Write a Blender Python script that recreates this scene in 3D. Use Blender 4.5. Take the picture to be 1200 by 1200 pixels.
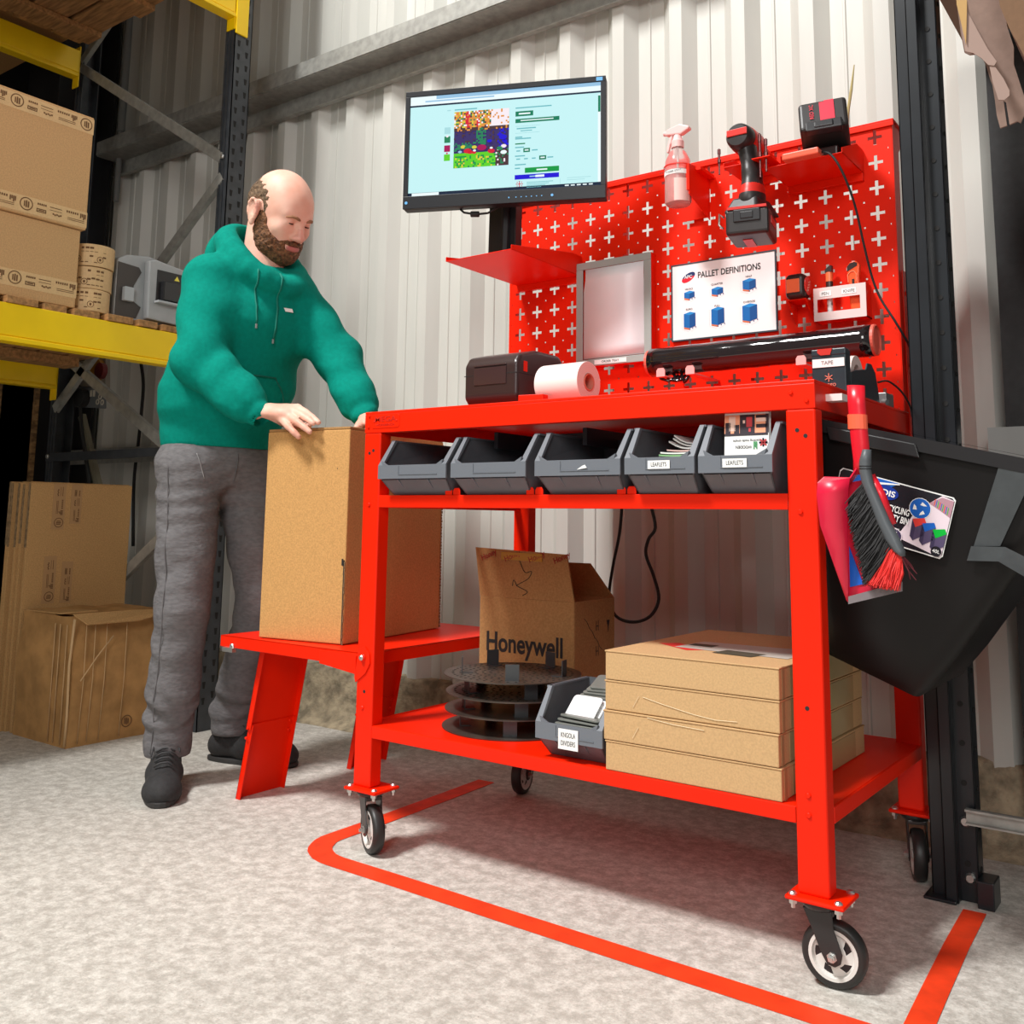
import bpy, math, random
import numpy as np
from mathutils import Vector, Matrix, noise
random.seed(7)
for o in list(bpy.data.objects): bpy.data.objects.remove(o)
COL = bpy.context.scene.collection
PI = math.pi
# ---------------------------------------------------------------- camera
CAMP = Vector((1.594318, -1.594160, 0.718087)); FPX = 1133.995; CY = 449.885
yaw, pitch, roll = 0.63478173, 0.13824284, 0.01331258
f0 = Vector((-math.sin(yaw), math.cos(yaw), 0)); r0 = Vector((math.cos(yaw), math.sin(yaw), 0)); u0 = Vector((0, 0, 1))
FW = f0*math.cos(pitch)+u0*math.sin(pitch); UP0 = -f0*math.sin(pitch)+u0*math.cos(pitch)
RT = r0*math.cos(roll)+UP0*math.sin(roll); UPV = -r0*math.sin(roll)+UP0*math.cos(roll)
cd = bpy.data.cameras.new('camera'); cam = bpy.data.objects.new('camera', cd); COL.objects.link(cam)
M = Matrix(((RT.x, UPV.x, -FW.x, CAMP.x), (RT.y, UPV.y, -FW.y, CAMP.y), (RT.z, UPV.z, -FW.z, CAMP.z), (0, 0, 0, 1)))
cam.matrix_world = M
cd.sensor_width = 36; cd.lens = FPX*36/1200; cd.shift_y = -(600-CY)/1200; cd.clip_start = .05; cd.clip_end = 60
bpy.context.scene.camera = cam
# ---------------------------------------------------------------- light
sc = bpy.context.scene
w = bpy.data.worlds.new('world'); sc.world = w; w.use_nodes = True
w.node_tree.nodes['Background'].inputs[0].default_value = (1.0, .98, .94, 1); w.node_tree.nodes['Background'].inputs[1].default_value = .23
def area(name, loc, target, sx, sy, power, col=(1, 1, 1)):
    l = bpy.data.lights.new(name, 'AREA'); l.shape = 'RECTANGLE'; l.size = sx; l.size_y = sy; l.energy = power; l.color = col
    o = bpy.data.objects.new(name, l); COL.objects.link(o); o.location = loc
    o.rotation_euler = (Vector(target)-Vector(loc)).to_track_quat('-Z', 'Y').to_euler()
    return o
area('key_light', (-1.3, -3.9, 7.4), (-.1, .1, .5), 1.3, 1.3, 870, (1, .995, .975))
area('fill_light', (2.6, -4.4, 2.9), (-1.0, .2, 1.2), 1.6, 1.6, 98, (1, .98, .95))
sc.view_settings.view_transform = 'Standard'; sc.view_settings.look = 'None'; sc.view_settings.exposure = 0.0; sc.view_settings.gamma = 1
sc.view_settings.use_curve_mapping = False
# ---------------------------------------------------------------- helpers
AX = {'x': 0, 'y': 1, 'z': 2}
def at(u, v, ax, val):
    d = RT*((u-600)/FPX)+UPV*(-(v-CY)/FPX)+FW
    i = AX[ax]; t = (val-CAMP[i])/d[i]
    return CAMP+d*t
_m = {}
def mat(name, col, rough=.5, metal=0., noise_amt=0., scale=40., col2=None, bump=0., bscale=None, emit=0., trans=0., alpha=1., spec=.5, coat=0., detail=4, stretch=None, ramp=(.35, .65)):
    if name in _m: return _m[name]
    m = bpy.data.materials.new(name); m.use_nodes = True; nt = m.node_tree; b = nt.nodes['Principled BSDF']
    b.inputs['Base Color'].default_value = (*col, 1); b.inputs['Roughness'].default_value = rough; b.inputs['Metallic'].default_value = metal
    b.inputs['Specular IOR Level'].default_value = spec; b.inputs['Coat Weight'].default_value = coat
    if emit: b.inputs['Base Color'].default_value = (0, 0, 0, 1); b.inputs['Specular IOR Level'].default_value = .1
    if emit: b.inputs['Emission Color'].default_value = (*col, 1); b.inputs['Emission Strength'].default_value = emit
    if trans: b.inputs['Transmission Weight'].default_value = trans; b.inputs['IOR'].default_value = 1.2
    if alpha < 1: b.inputs['Alpha'].default_value = alpha
    if noise_amt or bump or col2:
        tc = nt.nodes.new('ShaderNodeTexCoord'); mp = nt.nodes.new('ShaderNodeMapping'); nt.links.new(tc.outputs['Object'], mp.inputs[0])
        if stretch: mp.inputs['Scale'].default_value = stretch
        n = nt.nodes.new('ShaderNodeTexNoise'); n.inputs['Scale'].default_value = scale; n.inputs['Detail'].default_value = detail
        nt.links.new(mp.outputs[0], n.inputs['Vector'])
        if noise_amt or col2:
            c2 = col2 or tuple(max(0, c*(1-noise_amt)) for c in col)
            r = nt.nodes.new('ShaderNodeValToRGB'); r.color_ramp.elements[0].position = ramp[0]; r.color_ramp.elements[1].position = ramp[1]
            r.color_ramp.elements[0].color = (*c2, 1); r.color_ramp.elements[1].color = (*col, 1)
            nt.links.new(n.outputs['Fac'], r.inputs[0]); nt.links.new(r.outputs[0], b.inputs['Base Color'])
        if bump:
            n2 = n
            if bscale: n2 = nt.nodes.new('ShaderNodeTexNoise'); n2.inputs['Scale'].default_value = bscale; n2.inputs['Detail'].default_value = 5; nt.links.new(mp.outputs[0], n2.inputs['Vector'])
            bp = nt.nodes.new('ShaderNodeBump'); bp.inputs['Strength'].default_value = bump; bp.inputs['Distance'].default_value = .01
            nt.links.new(n2.outputs['Fac'], bp.inputs['Height']); nt.links.new(bp.outputs[0], b.inputs['Normal'])
    _m[name] = m; return m
RED = mat('red_paint', (.88, .016, .0), .42, noise_amt=.07, scale=6, bump=.02, bscale=260, spec=.22)
RED2 = mat('red_paint_mark', (.55, .012, .003), .5)
FLOOR = None
CARD = mat('cardboard', (.53, .305, .125), .85, noise_amt=.22, scale=260, bump=.05, spec=.15)
CARDL = mat('cardboard_light', (.60, .385, .19), .85, noise_amt=.14, scale=300, bump=.03, spec=.15)
CARDD = mat('cardboard_dark', (.40, .22, .085), .88, noise_amt=.2, scale=220, bump=.04, spec=.15)
CARDE = mat('cardboard_edge', (.30, .18, .08), .9, noise_amt=.5, scale=500)
INK = mat('brown_ink', (.16, .075, .03), .9)
BLK = mat('black_ink', (.012, .012, .012), .7)
WHT = mat('white_paper', (.86, .86, .84), .7)
PINKW = mat('glossy_paper', (.93, .86, .86), .25, noise_amt=.1, scale=5)
GREYP = mat('grey_plastic', (.115, .125, .14), .42, noise_amt=.12, scale=30, bump=.02, bscale=200)
DARKP = mat('dark_plastic', (.014, .013, .015), .38)
BINP = mat('bin_plastic', (.006, .005, .005), .42, spec=.25)
STEEL = mat('bright_steel', (.62, .62, .6), .3, .9)
GALV = mat('galvanised_steel', (.42, .42, .39), .5, .35, noise_amt=.25, scale=35)
RACK = mat('rack_grey_paint', (.05, .056, .064), .45, noise_amt=.3, scale=25)
YEL = mat('yellow_paint', (1.0, .66, .0), .42, noise_amt=.06, scale=10)
WOOD = mat('pallet_wood', (.50, .25, .09), .8, noise_amt=.5, scale=9, stretch=(1, 9, 9), bump=.1)
SKIN = None
class MB:
    def __init__(s): s.v = []; s.f = []; s.m = []
    def add(s, vs, fs, m=0):
        b = len(s.v); s.v += [tuple(v) for v in vs]; s.f += [tuple(i+b for i in f) for f in fs]; s.m += [m]*len(fs); return s
    def box(s, x0, x1, y0, y1, z0, z1, m=0):
        return s.add([(x0, y0, z0), (x1, y0, z0), (x1, y1, z0), (x0, y1, z0), (x0, y0, z1), (x1, y0, z1), (x1, y1, z1), (x0, y1, z1)],
                     [(0, 3, 2, 1), (4, 5, 6, 7), (0, 1, 5, 4), (1, 2, 6, 5), (2, 3, 7, 6), (3, 0, 4, 7)], m)
    def hexa(s, p, m=0):   # 4 bottom, 4 top
        return s.add(p, [(0, 3, 2, 1), (4, 5, 6, 7), (0, 1, 5, 4), (1, 2, 6, 5), (2, 3, 7, 6), (3, 0, 4, 7)], m)
    def obox(s, c, a, b, d, m=0):
        c, a, b, d = map(Vector, (c, a, b, d))
        return s.hexa([c-a-b-d, c+a-b-d, c+a+b-d, c-a+b-d, c-a-b+d, c+a-b+d, c+a+b+d, c-a+b+d], m)
    def bar(s, p0, p1, w, h, up=(0, 0, 1), m=0):
        p0, p1, up = Vector(p0), Vector(p1), Vector(up); d = (p1-p0); L = d.length; d.normalize()
        sd = d.cross(up)
        if sd.length < 1e-4: sd = d.cross(Vector((1, 0, 0)))
        sd.normalize(); u = sd.cross(d)
        return s.obox((p0+p1)/2, d*L/2, sd*w/2, u*h/2, m)
    def prism(s, poly, vec, m=0, m2=None):
        poly = [Vector(p) for p in poly]; vec = Vector(vec); n = len(poly)
        s.add([*poly, *[p+vec for p in poly]], [tuple(range(n))[::-1], tuple(range(n, 2*n))]+[(i, (i+1) % n, (i+1) % n+n, i+n) for i in range(n)], m)
        if m2 is not None:
            for k in range(n): s.m[-1-k] = m2
        return s
    def cyl(s, p0, p1, r0, r1=None, n=20, m=0, mc=None, caps=True):
        p0, p1 = Vector(p0), Vector(p1); r1 = r0 if r1 is None else r1
        d = (p1-p0).normalized(); a = d.orthogonal().normalized(); b = d.cross(a)
        vs = [p0+(a*math.cos(2*PI*i/n)+b*math.sin(2*PI*i/n))*r0 for i in range(n)]+[p1+(a*math.cos(2*PI*i/n)+b*math.sin(2*PI*i/n))*r1 for i in range(n)]
        s.add(vs, [(i, (i+1) % n, (i+1) % n+n, i+n) for i in range(n)], m)
        if caps: s.add(vs, [tuple(range(n))[::-1], tuple(range(n, 2*n))], m if mc is None else mc)
        return s
    def tube(s, pts, r, n=8, m=0, caps=True):
        pts = [Vector(p) for p in pts]; rs = r if isinstance(r, (list, tuple)) else [r]*len(pts)
        vs = []; up = None
        for i, p in enumerate(pts):
            d = (pts[min(i+1, len(pts)-1)]-pts[max(i-1, 0)]).normalized()
            if up is None: up = d.orthogonal().normalized()
            a = (up-d*up.dot(d)).normalized(); up = a; b = d.cross(a)
            vs += [p+(a*math.cos(2*PI*k/n)+b*math.sin(2*PI*k/n))*rs[i] for k in range(n)]
        fs = [(i*n+k, i*n+(k+1) % n, (i+1)*n+(k+1) % n, (i+1)*n+k) for i in range(len(pts)-1) for k in range(n)]
        if caps: fs += [tuple(range(n))[::-1], tuple(range((len(pts)-1)*n, len(pts)*n))]
        return s.add(vs, fs, m)
    def lathe(s, c, axis, prof, n=28, m=0):   # prof: (r, h)
        c = Vector(c); d = Vector(axis).normalized(); a = d.orthogonal().normalized(); b = d.cross(a); vs = []
        for r, h in prof: vs += [c+d*h+(a*math.cos(2*PI*k/n)+b*math.sin(2*PI*k/n))*r for k in range(n)]
        return s.add(vs, [(i*n+k, i*n+(k+1) % n, (i+1)*n+(k+1) % n, (i+1)*n+k) for i in range(len(prof)-1) for k in range(n)], m)
    def quad(s, a, b, c, d, m=0): return s.add([a, b, c, d], [(0, 1, 2, 3)], m)
    def loft(s, rings, m=0, closed=True, caps=True):
        n = len(rings[0]); vs = [v for r in rings for v in r]
        fs = [(i*n+k, i*n+(k+1) % n, (i+1)*n+(k+1) % n, (i+1)*n+k) for i in range(len(rings)-1) for k in range(n if closed else n-1)]
        if caps and closed: fs += [tuple(range(n))[::-1], tuple(range((len(rings)-1)*n, len(rings)*n))]
        return s.add(vs, fs, m)
    def build(s, name, mats, parent=None, bevel=0., smooth=False, seg=2, solid=0., subsurf=0):
        me = bpy.data.meshes.new(name); off = Vector(parent.matrix_world.translation) if parent else Vector((0, 0, 0))
        if parent and parent.parent: off = parent['_o'] and Vector(parent['_o'])
        if parent: off = Vector(parent['_o'])
        me.from_pydata([tuple(Vector(v)-off) for v in s.v], [], s.f)
        mats = mats if isinstance(mats, (list, tuple)) else [mats]
        for m_ in mats: me.materials.append(m_)
        me.polygons.foreach_set('material_index', s.m)
        if smooth: me.polygons.foreach_set('use_smooth', [True]*len(s.f))
        me.validate(); me.update()
        o = bpy.data.objects.new(name, me); COL.objects.link(o); o['_o'] = tuple(off)
        if parent: o.parent = parent
        if solid: q = o.modifiers.new('s', 'SOLIDIFY'); q.thickness = solid; q.offset = 0
        if bevel: q = o.modifiers.new('b', 'BEVEL'); q.width = bevel; q.segments = seg; q.limit_method = 'ANGLE'; q.angle_limit = .6
        if subsurf: q = o.modifiers.new('u', 'SUBSURF'); q.levels = subsurf; q.render_levels = subsurf
        if smooth and not subsurf: q = o.modifiers.new('w', 'WEIGHTED_NORMAL') if False else None
        return o
def tag(o, label=None, cat=None, group=None, kind=None):
    if label: o['label'] = label
    if cat: o['category'] = cat
    if group: o['group'] = group
    if kind: o['kind'] = kind
    return o
def empty(name, loc, label, cat, group=None):
    o = bpy.data.objects.new(name, None); COL.objects.link(o); o.location = loc; o['_o'] = tuple(loc); o.empty_display_size = .05
    return tag(o, label, cat, group)
def autosmooth(o, ang=40):
    me = o.data; me.polygons.foreach_set('use_smooth', [True]*len(me.polygons))
    try: me.set_sharp_from_angle(angle=math.radians(ang))
    except Exception: pass
    return o
def text(s, name, parent, origin, xdir, ydir, size, m, thick=.0006, align='CENTER', font_w=1., bold=0.):
    cu = bpy.data.curves.new('t', 'FONT'); cu.body = s; cu.size = size; cu.align_x = align; cu.align_y = 'CENTER'; cu.extrude = thick; cu.offset = bold*size
    to = bpy.data.objects.new('t', cu); COL.objects.link(to)
    bpy.context.view_layer.update()
    me = bpy.data.meshes.new_from_object(to.evaluated_get(bpy.context.evaluated_depsgraph_get()))
    bpy.data.objects.remove(to)
    X = Vector(xdir).normalized(); Y = Vector(ydir); Y = (Y-X*Y.dot(X)).normalized(); Z = X.cross(Y)
    off = Vector(parent['_o']) if parent else Vector((0, 0, 0)); O = Vector(origin)-off
    for v in me.vertices: v.co = O+X*v.co.x*font_w+Y*v.co.y+Z*v.co.z
    me.materials.clear(); me.materials.append(m)
    o = bpy.data.objects.new(name, me); COL.objects.link(o); o['_o'] = tuple(off)
    if parent: o.parent = parent
    return o
def copy_tree(o, parent=None):
    c = o.copy(); COL.objects.link(c)
    if parent: c.parent = parent
    for ch in list(o.children): copy_tree(ch, c)
    return c
# --------- implicit surfaces on a numpy grid (smooth union + surface nets)
class Field:
    def __init__(s, lo, hi, h):
        s.lo = np.array(lo, float); s.h = h; s.n = np.ceil((np.array(hi)-s.lo)/h).astype(int)+1
        s.F = np.full(s.n, .05, np.float32)
        s.ax = [s.lo[i]+h*np.arange(s.n[i]) for i in range(3)]
    def _sub(s, lo, hi):
        a = np.clip(np.floor((np.array(lo)-s.lo)/s.h).astype(int), 0, s.n-1); b = np.clip(np.ceil((np.array(hi)-s.lo)/s.h).astype(int)+1, 1, s.n)
        if np.any(b <= a): return None
        sl = tuple(slice(a[i], b[i]) for i in range(3))
        P = np.meshgrid(*[s.ax[i][sl[i]] for i in range(3)], indexing='ij'); return sl, np.stack(P, -1)
    def _mix(s, sl, d, k, op):
        F = s.F[sl]
        if op == 'add': h = np.maximum(k-np.abs(F-d), 0)/max(k, 1e-6); s.F[sl] = np.minimum(F, d)-h*h*k/4
        elif op == 'cut': d = -d; h = np.maximum(k-np.abs(F-d), 0)/max(k, 1e-6); s.F[sl] = np.maximum(F, d)+h*h*k/4
    def cap(s, a, b, ra, rb, k=.02, side=None, flat=1., op='add', amp=0, freq=40, fdir=None):
        a = np.array(a, float); b = np.array(b, float); R = max(ra, rb)*max(1, flat)+k+.012
        q = s._sub(np.minimum(a, b)-R, np.maximum(a, b)+R)
        if q is None: return s
        sl, P = q; ab = b-a; L2 = ab@ab+1e-12; t = np.clip(((P-a)@ab)/L2, 0, 1); Q = P-a-t[..., None]*ab
        if side is not None:
            sd = np.array(side, float); sd /= np.linalg.norm(sd); dd = Q@sd; Q = Q+(dd*(1/flat-1))[..., None]*sd
        d = np.linalg.norm(Q, axis=-1)-(ra+(rb-ra)*t)
        if amp:
            fd = np.array(fdir if fdir is not None else ab/np.sqrt(L2)); ph = P@fd*freq
            d = d+amp*np.sin(ph+2.2*np.sin(P[..., 0]*17+P[..., 2]*9)+1.7*np.sin(P[..., 1]*21))*np.sin(P[..., 2]*13+P[..., 1]*11)
        s._mix(sl, d.astype(np.float32), k, op); return s
    def ell(s, c, r, rot=None, k=.02, op='add'):
        c = np.array(c, float); r = np.array(r, float); R = r.max()+k+.012
        q = s._sub(c-R, c+R)
        if q is None: return s
        sl, P = q; Q = P-c
        if rot is not None: Q = Q@np.array(rot)      # columns of rot = local axes
        k0 = np.linalg.norm(Q/r, axis=-1); k1 = np.linalg.norm(Q/(r*r), axis=-1)+1e-9
        d = k0*(k0-1)/k1
        s._mix(sl, d.astype(np.float32), k, op); return s
    def box(s, c, hs, rot=None, rnd=.005, k=.005, op='add'):
        c = np.array(c, float); hs = np.array(hs, float); R = np.linalg.norm(hs)+k+.01
        q = s._sub(c-R, c+R)
        if q is None: return s
        sl, P = q; Q = P-c
        if rot is not None: Q = Q@np.array(rot)
        qd = np.abs(Q)-(hs-rnd); d = np.linalg.norm(np.maximum(qd, 0), axis=-1)+np.minimum(qd.max(-1), 0)-rnd
        s._mix(sl, d.astype(np.float32), k, op); return s
    def mesh(s):
        F = s.F; n = F.shape; S = F < 0
        idx = -np.ones(tuple(np.array(n)-1), np.int64)
        c = [S[i:n[0]-1+i, j:n[1]-1+j, k:n[2]-1+k] for i in (0, 1) for j in (0, 1) for k in (0, 1)]
        cnt = sum(x.astype(np.int8) for x in c); act = (cnt > 0) & (cnt < 8)
        I = np.argwhere(act); idx[act] = np.arange(len(I))
        acc = np.zeros((len(I), 3)); num = np.zeros(len(I))
        for axis in range(3):
            for o1 in (0, 1):
                for o2 in (0, 1):
                    off = [0, 0, 0]; oth = [k for k in range(3) if k != axis]; off[oth[0]] = o1; off[oth[1]] = o2
                    A = I+off; B = A.copy(); B[:, axis] += 1
                    fa = F[A[:, 0], A[:, 1], A[:, 2]]; fb = F[B[:, 0], B[:, 1], B[:, 2]]; m = (fa < 0) != (fb < 0)
                    t = np.where(m, fa/(fa-fb+1e-12), 0); p = A.astype(float); p[:, axis] += t
                    acc[m] += p[m]; num[m] += 1
        V = s.lo+s.h*acc/num[:, None]
        faces = []
        for axis in range(3):
            u, v = (axis+1) % 3, (axis+2) % 3
            sa = [slice(None)]*3; sb = [slice(None)]*3; sa[axis] = slice(0, n[axis]-1); sb[axis] = slice(1, n[axis])
            a_ = S[tuple(sa)]; b_ = S[tuple(sb)]; E = np.argwhere(a_ != b_); E = E[(E[:, u] > 0) & (E[:, v] > 0) & (E[:, u] < n[u]-1) & (E[:, v] < n[v]-1)]
            ins = a_[E[:, 0], E[:, 1], E[:, 2]]
            def g(du, dv):
                q = E.copy(); q[:, u] -= du; q[:, v] -= dv; return idx[q[:, 0], q[:, 1], q[:, 2]]
            Q = np.stack([g(1, 1), g(0, 1), g(0, 0), g(1, 0)], 1); Q[~ins] = Q[~ins][:, ::-1]; faces.append(Q)
        return V, np.concatenate(faces)
    def build(s, name, mats, parent=None, matfn=None, smooth_it=2):
        V, Q = s.mesh()
        for _ in range(smooth_it):   # light Laplacian smoothing
            A = np.zeros_like(V); N = np.zeros(len(V))
            for i in range(4):
                j = (i+1) % 4; np.add.at(A, Q[:, i], V[Q[:, j]]); np.add.at(N, Q[:, i], 1); np.add.at(A, Q[:, j], V[Q[:, i]]); np.add.at(N, Q[:, j], 1)
            V = V*.5+.5*A/np.maximum(N, 1)[:, None]
        off = np.array(parent['_o']) if parent else np.zeros(3); W = V-off
        me = bpy.data.meshes.new(name); me.vertices.add(len(W)); me.vertices.foreach_set('co', W.ravel())
        me.loops.add(len(Q)*4); me.loops.foreach_set('vertex_index', Q.ravel().astype(np.int32))
        me.polygons.add(len(Q)); me.polygons.foreach_set('loop_start', np.arange(len(Q), dtype=np.int32)*4); me.polygons.foreach_set('loop_total', np.full(len(Q), 4, np.int32))
        mats = mats if isinstance(mats, (list, tuple)) else [mats]
        for m_ in mats: me.materials.append(m_)
        if matfn is not None: me.polygons.foreach_set('material_index', matfn(V[Q].mean(1)).astype(np.int32))
        me.polygons.foreach_set('use_smooth', np.ones(len(Q), bool)); me.update(calc_edges=True); me.validate()
        o = bpy.data.objects.new(name, me); COL.objects.link(o); o['_o'] = tuple(off)
        if parent: o.parent = parent
        return o
def arc(c, r, a0, a1, n, plane='xy'):
    out = []
    for i in range(n+1):
        a = a0+(a1-a0)*i/n; out.append((c[0]+r*math.cos(a), c[1]+r*math.sin(a)))
    return out
# ================================================================ setting
def floor_mat():
    m = bpy.data.materials.new('concrete_floor'); m.use_nodes = True; nt = m.node_tree; b = nt.nodes['Principled BSDF']
    tc = nt.nodes.new('ShaderNodeTexCoord')
    def nz(sc_, det, rough=.6):
        n = nt.nodes.new('ShaderNodeTexNoise'); n.inputs['Scale'].default_value = sc_; n.inputs['Detail'].default_value = det; n.inputs['Roughness'].default_value = rough
        nt.links.new(tc.outputs['Object'], n.inputs['Vector']); return n
    def rp(src, c0, c1, p0, p1):
        r = nt.nodes.new('ShaderNodeValToRGB'); r.color_ramp.elements[0].position = p0; r.color_ramp.elements[1].position = p1
        r.color_ramp.elements[0].color = (*c0, 1); r.color_ramp.elements[1].color = (*c1, 1); nt.links.new(src, r.inputs[0]); return r
    def mix(a, b_, f, t='MIX'):
        x = nt.nodes.new('ShaderNodeMix'); x.data_type = 'RGBA'; x.blend_type = t
        nt.links.new(a, x.inputs[6]); nt.links.new(b_, x.inputs[7])
        if isinstance(f, float): x.inputs[0].default_value = f
        else: nt.links.new(f, x.inputs[0])
        return x.outputs[2]
    base = rp(nz(1.6, 6).outputs['Fac'], (.46, .43, .385), (.60, .565, .51), .35, .65)
    blot = rp(nz(34, 8, .78).outputs['Fac'], (.36, .33, .29), (.80, .77, .71), .42, .60)
    fine = rp(nz(170, 5, .8).outputs['Fac'], (.5, .48, .45), (1, 1, 1), .32, .56)
    c = mix(base.outputs[0], blot.outputs[0], .55)
    c = mix(c, fine.outputs[0], .45, 'MULTIPLY')
    sp = nt.nodes.new('ShaderNodeTexVoronoi'); sp.inputs['Scale'].default_value = 55; nt.links.new(tc.outputs['Object'], sp.inputs['Vector'])
    spot = rp(sp.outputs['Distance'], (1, 1, 1), (0, 0, 0), .04, .06)
    dk = nt.nodes.new('ShaderNodeRGB'); dk.outputs[0].default_value = (.2, .18, .16, 1)
    c = mix(c, dk.outputs[0], spot.outputs[0])
    nt.links.new(c, b.inputs['Base Color']); b.inputs['Roughness'].default_value = .78
    bp = nt.nodes.new('ShaderNodeBump'); bp.inputs['Strength'].default_value = .35; bp.inputs['Distance'].default_value = .006
    nt.links.new(nz(45, 7, .7).outputs['Fac'], bp.inputs['Height']); nt.links.new(bp.outputs[0], b.inputs['Normal'])
    return m
tag(MB().box(-4.2, 4.5, -5, 3, -.1, 0).build('floor', floor_mat()), 'pale speckled concrete floor slab', None, kind='structure')
WALLM = mat('cream_steel_sheet', (.60, .595, .55), .45, noise_amt=.07, scale=3.5, spec=.4, stretch=(3, 3, .6), bump=.01)
# corrugated wall: pan at Y .95, ribs towards the room to Y .915
m = MB(); prof = []; x = -3.455
while x < 2.0:
    prof += [(x-.055, .95), (x-.02, .915), (x+.02, .915), (x+.055, .95), (x+.09, .95), (x+.0925, .946), (x+.0975, .946), (x+.10, .95)]; x += .2
n = len(prof); vs = [(a, b, .165) for a, b in prof]+[(a, b, 4.2) for a, b in prof]
m.add(vs, [(i, i+1, i+1+n, i+n) for i in range(n-1)])
tag(m.build('wall_back', WALLM, solid=.002), 'cream corrugated steel sheet wall', None, kind='structure')
CURB = mat('block_curb', (.44, .36, .24), .95, noise_amt=.55, scale=26, bump=.8, bscale=60, detail=8)
m = MB(); random.seed(3)
nx, nz_ = 220, 10
for i in range(nx+1):
    X = -3.4+i*(5.6/nx)
    prof = [(.80, -.005), (.86, .022), (.885, .05), (.897, .09), (.90, .13), (.903, .165), (.915, .183), (.96, .187), (1.0, .187)]
    for y, z in prof:
        j = noise.noise(Vector((X*6, y*9, z*9)))*.012+noise.noise(Vector((X*25, y*30, z*30)))*.004
        m.v.append((X, y-j*(1 if z < .18 else .3), z+(j*.5 if 0 < z < .18 else 0)))
k = 9
for i in range(nx):
    for j in range(k-1): m.f.append((i*k+j, (i+1)*k+j, (i+1)*k+j+1, i*k+j+1)); m.m.append(0)
tag(m.build('trim_1', CURB, smooth=True), 'rough concrete block curb under the steel wall', None, kind='structure')
m = MB()   # horizontal girt: zed section
m.box(-2.66, 3, .796, .80, 2.416, 2.48).box(-2.66, 3, .80, .912, 2.412, 2.416).box(-2.66, 3, .908, .912, 2.335, 2.416).box(-2.66, 3, .885, .908, 2.333, 2.337)
tag(m.build('trim_2', GALV), 'galvanised steel girt running across the wall', None, kind='structure')
tag(MB().box(-3.0, -1.3, .84, .915, 1.0, 1.008).box(-3.0, -1.3, .84, .846, .94, 1.0).build('trim_3', GALV), 'short low galvanised girt on the wall behind the rack', None, kind='structure')
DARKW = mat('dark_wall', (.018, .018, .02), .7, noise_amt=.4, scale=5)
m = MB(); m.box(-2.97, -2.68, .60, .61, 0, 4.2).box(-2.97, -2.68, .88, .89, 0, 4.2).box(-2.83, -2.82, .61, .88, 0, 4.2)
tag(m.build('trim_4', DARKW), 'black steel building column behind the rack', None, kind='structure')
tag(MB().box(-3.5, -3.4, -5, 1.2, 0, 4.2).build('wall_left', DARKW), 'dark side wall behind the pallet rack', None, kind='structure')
tag(MB().cyl((-2.60, .88, 2.55), (-2.60, .88, 3.2), .018).cyl((-2.60, .88, 2.2), (-2.60, .88, 2.55), .014).build('trim_5', mat('pipe_grey', (.22, .23, .23), .5), smooth=True), 'grey downpipe beside the black column', None, kind='structure')
m = MB(); m.box(1.20, 1.9, .84, .86, .0, 4.0).box(1.20, 1.215, .86, .93, 0, 4)
tag(m.build('trim_6', mat('black_sheet', (.02, .02, .021), .6, noise_amt=.35, scale=60)), 'black steel column face at the right of the wall', None, kind='structure')
# floor marking tape: rounded corner on the left, gap at the right
TAPE = mat('red_floor_tape', (.93, .055, .008), .55, noise_amt=.25, scale=18, detail=8, bump=.1)
def strip(path, wd, name, label):
    m = MB(); L = []; 
    for i, p in enumerate(path):
        a = Vector(path[max(i-1, 0)]); b = Vector(path[min(i+1, len(path)-1)]); d = (b-a).normalized(); nrm = Vector((-d.y, d.x))
        j = random.uniform(-.0008, .0008); L.append((Vector(p)+nrm*(wd/2+j), Vector(p)-nrm*(wd/2-j)))
    for i in range(len(L)-1):
        a, b = L[i]; c, d = L[i+1]
        m.prism([(a.x, a.y, .0008), (b.x, b.y, .0008), (d.x, d.y, .0008), (c.x, c.y, .0008)][::-1], (0, 0, .0006))
    return tag(m.build(name, TAPE), label, 'floor tape')
pth = [(-.105, .62), (-.098, .45), (-.092, .3), (-.086, .15)]+[(.03+.115*math.cos(PI+PI/2*t/9), .04+.115*math.sin(PI+PI/2*t/9)) for t in range(10)]+[(.2, -.076), (.5, -.08), (.8, -.084), (1.35, -.09)]
strip(pth, .053, 'floor_tape', 'red floor marking tape curving round the front left castor')
strip([(1.19, -.16), (1.175, .11), (1.165, .3), (1.158, .48)], .04, 'floor_tape', 'short straight red floor tape ending by the rack foot on the right')
# ================================================================ workbench (origin front left floor corner)
BW, BD, ZT = 1.05, .6215, .957
bench = empty('packing_workbench', (0, 0, 0), 'bright red steel packing bench on four swivel castors', 'workbench')
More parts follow.
